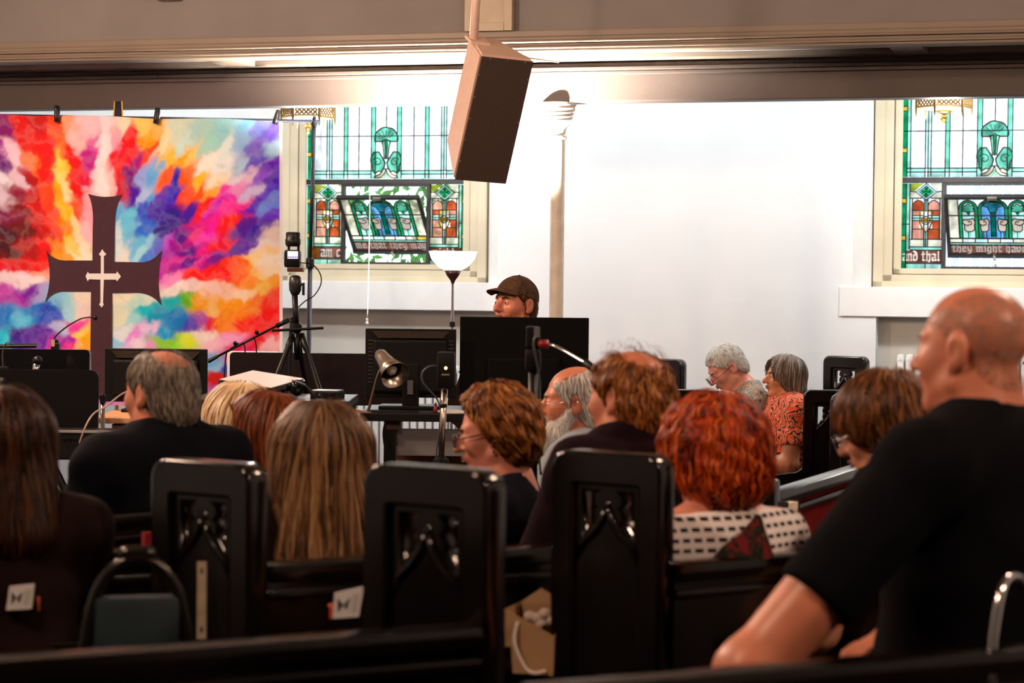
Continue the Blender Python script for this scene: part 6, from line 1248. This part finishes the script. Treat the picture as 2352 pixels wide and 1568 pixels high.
for (xa, ya, xb_, yb, dd) in ((672, 770, 632, 872, -.15), (693, 768, 737, 905, -.15), (684, 768, 700, 880, .3)):
    p0, p1 = q(xa, ya), q(xb_, yb, dd); dr = (p1 - p0); k = p0.z / max(p0.z - p1.z, .01); pf = p0 + dr * k * .985; mb = MB(); mb.tube([p0, p0.lerp(p1, .25), p0.lerp(p1, .26), p1, pf], [.014, .014, .011, .011, .008], 10); mb.build('leg', M_black2, T, smooth=True)
cz = q(678, 622); T2 = thing('video_camera', 'upright video camera with a lit screen on the dark tripod', 'camera', Matrix.Translation(P(678, 624, dT))); o2 = P(678, 624, dT); q3 = lambda x, y, dd=0: P(x, y, dT + dd) - o2
mb = MB(); a, b = q3(661, 624), q3(697, 615); mb.box(a.x, b.x, -.03, .05, 0, b.z, ch=.003); mb.build('plate', mat('red_black_plate', (.06, .008, .006), .4), T2)
mb = MB(); a, b = q3(653, 612), q3(690, 574); mb.box(a.x, b.x, -.025, .045, a.z - .004, b.z, ch=.012); mb.build('body', M_black, T2, smooth=True, angle=45)
mb = MB(); a, b = q3(662, 594), q3(686, 577); mb.box(a.x, b.x, -.0285, -.024, a.z, b.z); mb.build('screen', mat('lit_screen', (.5, .5, .6), .3, emit='#d8d0ff', estr=1.1), T2)
mb = MB()
for i in range(6): a = q3(663 + i * 4, 592); mb.box(a.x, a.x + .004, -.0292, -.0286, a.z, a.z + .006)
mb.build('screen_digits', mat('dark_digits', (.02, .02, .06), .5), T2)
for xx in (661, 683): mb = MB(); a, b = q3(xx, 578), q3(xx + 5, 557); mb.box(a.x, b.x, -.01, .02, a.z, b.z, ch=.002); mb.build('arm', M_black, T2)
mb = MB(); h0 = q3(673, 566); mb.lathe([(.028, 0), (.033, .01), (.034, .03), (.031, .034), (.031, .058), (.026, .062)], 18, Matrix.Translation(h0)); mb.build('lens_hood', M_black2, T2, smooth=True, angle=40)
mb = MB(); mb.tube(curve_pts([q3(690, 603), q3(718, 608), q3(735, 628), q3(737, 652), q3(722, 678), q3(700, 692), q3(685, 706)], 30), .0028, 6); mb.build('cable', M_black, T2, smooth=True)
# --- microphone boom stand
dB = 9.75; o = base(668, dB); T = thing('boom_stand', 'black microphone boom slanting in front of the banner', 'stand', Matrix.Translation(o)); q = lambda x, y, dd=0: L_(o, x, y, dB + dd)
mb = MB(); mb.tube([q(500, 818), q(640, 746)], .0055, 8); mb.build('boom', M_black2, T, smooth=True); mb = MB(); mb.tube([q(635, 749), q(664, 734)], .011, 10); mb.build('counterweight', M_black2, T, smooth=True); mb = MB(); mb.tube([q(655, 738), q(672, 728), q(668, 770), Vector((0, 0, .02))], .010, 8); mb.build('pole', M_black2, T); mb = MB(); mb.lathe([(.14, 0), (.14, .02), (.02, .03)], 18); mb.build('foot', M_black2, T)
mb = MB(); mb.tube([q(478, 830), q(500, 818)], [.010, .008], 10); mb.build('microphone_clip', M_black2, T)
for (x, y) in ((590, 768), (540, 793)): mb = MB(); mb.sphere(q(x, y - 5), .010, 8); mb.tube([q(x, y), q(x, y - 5)], .006, 6); mb.build('wing_knob', M_black, T)
for pts_ in ([(583, 774), (588, 790), (589, 812)], [(548, 788), (530, 800), (520, 812), (516, 850), (514, 905)], [(556, 785), (562, 795), (563, 812)]): mb = MB(); mb.tube(curve_pts([q(*p) for p in pts_], 16), .003, 6); mb.build('cable', M_black, T, smooth=True)
# --- desk with monitor, lamp and screens in the middle
o = base(935, 9.0); T = thing('desk', 'black desk in the middle with a grey front panel', 'desk', Matrix.Translation(o)); mb = MB(); a, b = L_(o, 826, 967, 8.85), L_(o, 1330, 953, 8.85); mb.box(a.x, b.x, a.y, a.y + .6, a.z, b.z, ch=.004); mb.build('top', M_black2, T); zt_ = b.z
mb = MB(); a2, b2 = L_(o, 893, 1046, 8.95), L_(o, 1290, 988, 8.95); mb.box(a2.x, b2.x, a2.y, a2.y + .015, a2.z, b2.z, ch=.003); mb.build('front_panel', mat('grey_laminate', (.20, .19, .19), .5, var=.05), T)
for x, y in ((899, 996), (899, 1035)): mb = MB(); mb.sphere(L_(o, x, y, 8.945), .006, 8, sc=(1, .4, 1)); mb.build('bolt', M_steel, T)
legs_to_floor(T, (a.x + .12, b.x - .05), (a.y + .08, a.y + .52), a.z, .025); mb = MB(); a2, b2 = L_(o, 886, 988, 8.9), L_(o, 918, 967, 8.9); mb.box(a2.x, b2.x, a2.y, a2.y + .1, a2.z, b2.z, ch=.004); mb.build('drawer_box', mat('maroon_brown_box', (.10, .035, .03), .5), T)
for pts_ in ([(884, 970), (880, 995), (884, 1030), (892, 1065)], [(890, 985), (884, 1005), (892, 1035), (898, 1060)]): mb = MB(); mb.tube(curve_pts([L_(o, x, y, 8.82) for x, y in pts_], 16), .0035, 6); mb.build('cable', M_black, T, smooth=True)
mb = MB(); a2, b2 = L_(o, 905, 1100, 9.05), L_(o, 1260, 1047, 9.05); mb.box(a2.x, b2.x, a2.y + .02, a2.y + .06, a2.z, b2.z, ch=.003); mb.build('wooden_back', mat('varnished_brown_wood', (.20, .075, .025), .35, var=.4, scale=7), T)
zd = floor_z(9.0) + zt_
Tm, a, b = monitor('black monitor seen from behind with the desk lamp in front of it', 838, 1048, 756, 912, 9.2, zd)
mb = MB(); mb.box(-.012, .012, a.y - .035, a.y - .03, .06, .12, ch=.001); mb.build('label_plate', mat('grey_label', (.10, .10, .10), .5), Tm)
for sx in (-1, 1):
    for i in range(12): mb = MB(); z_ = b.z - .05 - i * .016; x = sx * (b.x - .022); mb.box(x - .012, x + .012, a.y - .002, a.y + .002, z_ - .002, z_ + .002); mb.build('side_vent', mat('vent_grey', (.05, .035, .02), .5), Tm)
o = base(1203, 9.35); o.z = zd; T = thing('television', 'large plain black screen hiding the man with the cap', 'television', Matrix.Translation(o)); mb = MB(); a, b = slab(mb, o, 1055, 1353, 730, 912, 9.3, .03, ch=.003); mb.build('panel', mat('matte_black_panel', (.002, .0022, .002), .7, spec=.1), T); mb = MB(); mb.box(a.x + .12, b.x - .12, a.y - .02, a.y + .01, a.z + .03, (a.z + b.z) / 2, ch=.012); mb.build('back_bulge', MATS['matte_black_panel'], T)
for x, y in ((1128, 868), (1184, 882), (1218, 905)): mb = MB(); mb.sphere(L_(o, x, y, 9.275), .003, 6); mb.build('port', M_chrome, T)
for sx in (-.18, .18): mb = MB(); mb.tube([(sx, .0, .01), (sx, -.01, a.z + .03)], .012, 8); mb.box(sx - .02, sx + .02, -.11, .11, 0, .012, ch=.003); mb.build('foot', M_black2, T)
# desk lamp
dL = 8.9; o = P(840, 960, dL); o.z = zd; T = thing('desk_lamp', 'brushed metal gooseneck lamp clamped to the black desk', 'lamp', Matrix.Translation(o)); q = lambda x, y, dd=0: L_(o, x, y, dL + dd)
ax = (q(908, 862, -.10) - q(872, 812, .02)); Mz = Matrix.Translation(q(872, 812, .02)) @ ax.to_track_quat('Z', 'Y').to_matrix().to_4x4(); La = ax.length
mb = MB(); mb.lathe([(.004, -.01), (.018, -.006), (.027, .01), (.030, .04), (.040, La * .6), (.062, La), (.060, La), (.038, La * .6), (.026, .04), (.02, .012)], 28, Mz, cap=False); mb.build('shade', M_steel, T, smooth=True)
mb = MB(); mb.sphere((0, 0, La * .72), .026, 14, Mz); mb.lathe([(.014, .03), (.016, La * .55)], 12, Mz); mb.build('bulb', mat('unlit_bulb_glass', (.55, .5, .45), .15, var=.03), T, smooth=True)
mb = MB(); mb.tube(curve_pts([q(874, 848), q(866, 868), q(856, 905), q(848, 935), q(838, 965)], 24), .006, 8); mb.build('gooseneck', mat('bronze_tube', (.18, .13, .10), .3, .8), T, smooth=True)
mb = MB(); mb.prism([(v.x, v.z) for v in (q(810, 936), q(830, 942), q(870, 950), q(868, 955), q(834, 953), q(818, 945))], -.02, .02); mb.prism([(v.x, v.z) for v in (q(822, 960), q(838, 955), q(842, 968), q(828, 966))], -.015, .015); mb.build('clamp', mat('pale_red_clamp', (.55, .30, .24), .35, .3), T)
# small red bottle and papers on the desk
o = P(1000, 950, 8.95); o.z = zd; T = thing('red_bottle', 'tiny red bottle standing on the black desk', 'bottle', Matrix.Translation(o)); mb = MB(); mb.lathe([(.008, 0), (.009, .012), (.006, .02), (.006, .026)], 10); mb.build('glass', mat('dark_red_plastic', (.20, .02, .02), .3), T, smooth=True); mb = MB(); mb.lathe([(.005, .026), (.006, .034), (.003, .04)], 10); mb.build('stopper', mat('dark_red_plastic2', (.12, .012, .012), .3), T)
o = P(1030, 952, 8.93); o.z = zd; T = thing('paper_sheets', 'white papers lying on the black desk by the receiver pole', 'paper', rotz(o, .3)); mb = MB(); mb.box(-.03, .05, -.06, .06, 0, .004); mb.box(-.02, .06, -.05, .05, .004, .008, Matrix.Rotation(.2, 4, 'Z')); mb.build('sheets', M_white, T)
# wireless receiver on its pole
dR = 8.0; o = base(1016, dR); T = thing('receiver_stand', 'steel pole carrying a black receiver with a yellow light', 'stand', Matrix.Translation(o)); q = lambda x, y, dd=0: L_(o, x, y, dR + dd)
mb = MB(); mb.tube([q(1013, 1056), q(1021, 894)], .0115, 12); mb.build('pole', M_steel, T, smooth=True); mb = MB(); mb.lathe([(.013, 0), (.0145, .004), (.0145, .012), (.013, .016)], 12, Matrix.Translation(q(1018, 936))); mb.build('ring', M_black2, T)
mb = MB(); mb.lathe([(.028, 0), (.028, .012), (.016, .02)], 14, Matrix.Translation(q(1013, 1062))); mb.tube([q(1013, 1060), Vector((0, 0, .02))], .014, 8); mb.build('sleeve', M_black2, T)
for k in range(3): mb = MB(); mb.tube([(0, 0, .30), (.28 * math.cos(2.1 * k + 1), .28 * math.sin(2.1 * k + 1), .01)], .010, 6); mb.build('leg', M_black2, T)
mb = MB(); a, b = q(1004, 890), q(1046, 808); mb.box(a.x, b.x, -.03, .02, a.z, b.z, ch=.010); rc_ = mb.build('receiver', M_black, T, smooth=True, angle=45)
mb = MB(); mb.sphere(q(1024, 845, -.03), .0055, 10, sc=(1, .5, 1)); mb.build('status_light', mat('yellow_led', (.8, .8, .2), .3, emit='#fff27a', estr=6), rc_)
mb = MB()
for i in range(5): p = q(1015 + i * 3.6, 862, -.031); mb.box(p.x, p.x + .004, p.y, p.y + .001, p.z, p.z + .006)
mb.build('printed_name', mat('tan_print', (.35, .25, .12), .5), rc_)
mb = MB(); mb.tube(curve_pts([q(1003, 840), q(985, 842), q(970, 856), q(970, 875), (q(985, 895)), q(1003, 915), q(1012, 945), q(1008, 1000), q(1002, 1040), q(1005, 1075)], 50), .004, 6); mb.build('cable', mat('grey_cable', (.05, .06, .06), .4), T, smooth=True)
# camera on the nearer tripod with the red pan handle
dK = 7.0; o = base(1224, dK); T = thing('pan_tripod', 'black tripod with a red knob and a silver pan handle', 'tripod', Matrix.Translation(o)); q = lambda x, y, dd=0: L_(o, x, y, dK + dd)
mb = MB(); mb.tube([q(1224, 848), q(1224, 1105)], .015, 12); mb.build('column', M_black2, T, smooth=True); mb = MB(); mb.lathe([(.017, 0), (.020, .003), (.020, .018), (.017, .021)], 14, Matrix.Translation(q(1224, 933))); mb.build('tape_band', mat('pale_tape', (.35, .33, .30), .6), T)
mb = MB(); mb.box(*[v for ax_ in (0,) for v in (q(1206, 850).x, q(1242, 850).x)], -.025, .025, q(1224, 852).z, q(1224, 800).z, ch=.012); mb.build('fluid_head', M_black, T, smooth=True, angle=45)
mb = MB(); mb.tube([q(1238, 789, -.02), q(1258, 790, -.03)], [.013, .015], 12); mb.build('red_knob', mat('red_plastic', (.25, .008, .012), .35), T, smooth=True)
mb = MB(); mb.tube(curve_pts([q(1256, 793, -.03), q(1272, 794, -.05), q(1300, 808, -.08), q(1346, 834, -.14)], 18), .006, 8); mb.build('pan_handle', M_chrome, T, smooth=True); mb = MB(); mb.tube([q(1344, 832, -.14), q(1376, 856, -.18)], .013, 10); mb.build('grip', M_black, T, smooth=True)
for k in range(3): mb = MB(); pz = q(1224, 1095); mb.tube([(0, 0, pz.z), (.34 * math.cos(2.1 * k + .5), .34 * math.sin(2.1 * k + .5), .01)], .014, 8); mb.build('leg', M_black2, T)
mb = MB(); mb.tube(curve_pts([q(1240, 774, -.03), q(1228, 776, -.05), q(1226, 800, -.05), q(1236, 850, -.03), q(1240, 900, -.02), q(1236, 1000, -.02), q(1242, 1090, -.02)], 40), .004, 6); mb.build('cable', MATS['grey_cable'], T, smooth=True)
c = P(1224, 800, dK); T = thing('camcorder', 'small black camcorder with a grey back on the pan tripod', 'camera', Matrix.Translation(c)); mb = MB(); a, b = P(1208, 800, dK) - c, P(1240, 750, dK) - c; mb.box(a.x, b.x, -.02, .09, 0.001, b.z, ch=.006); mb.build('body', M_black, T); mb = MB(); a, b = P(1226, 774, dK) - c, P(1240, 751, dK) - c; mb.box(a.x, b.x, -.024, -.018, a.z, b.z, ch=.002); mb.build('battery', mat('grey_battery', (.12, .125, .12), .5), T)
# white paper the far man is reading
c = P(1664, 915, 12.75); T = thing('paper_sheet', 'white sheet of paper held by the man in the floral shirt', 'paper', Matrix.Translation(c) @ Euler((.5, .2, .4)).to_matrix().to_4x4()); mb = MB(); mb.box(-.05, .05, -.002, .002, -.05, .05); mb.build('sheet', M_white, T)
# stage light that lights the banner, hung left of the frame
loc = Vector((-3.4, 7.4, 2.35)); T = thing('stage_light', 'black stage spotlight aimed at the banner from the upper left', 'lamp', Matrix.Translation(loc)); aim = (P(270, 640, 12.1) - loc); Mq = aim.to_track_quat('-Z', 'Y').to_matrix().to_4x4()
mb = MB(); mb.lathe([(.07, .20), (.09, .18), (.09, -.06), (.085, -.06), (.08, .16)], 20, Mq, cap=False); mb.build('housing', M_black2, T, smooth=True, angle=40); mb = MB(); mb.tube([(0, 0, 0), (0, 0, 5.2 - loc.z)], .012, 8); mb.build('hanger', M_black2, T); mb = MB(); mb.lathe([(.07, .10), (.03, .12), (.002, .125)], 16, Mq); mb.build('lens', M_lamp, T)
l = bpy.data.lights.new('stage_beam', 'SPOT'); l.energy = W_STAGE; l.color = (1, .97, .94); l.spot_size = R(27); l.spot_blend = .35; l.shadow_soft_size = .06; lo = bpy.data.objects.new('stage_beam', l); COL.objects.link(lo); lo.parent = T; lo.matrix_local = Matrix.Translation(aim.normalized() * .1) @ Mq
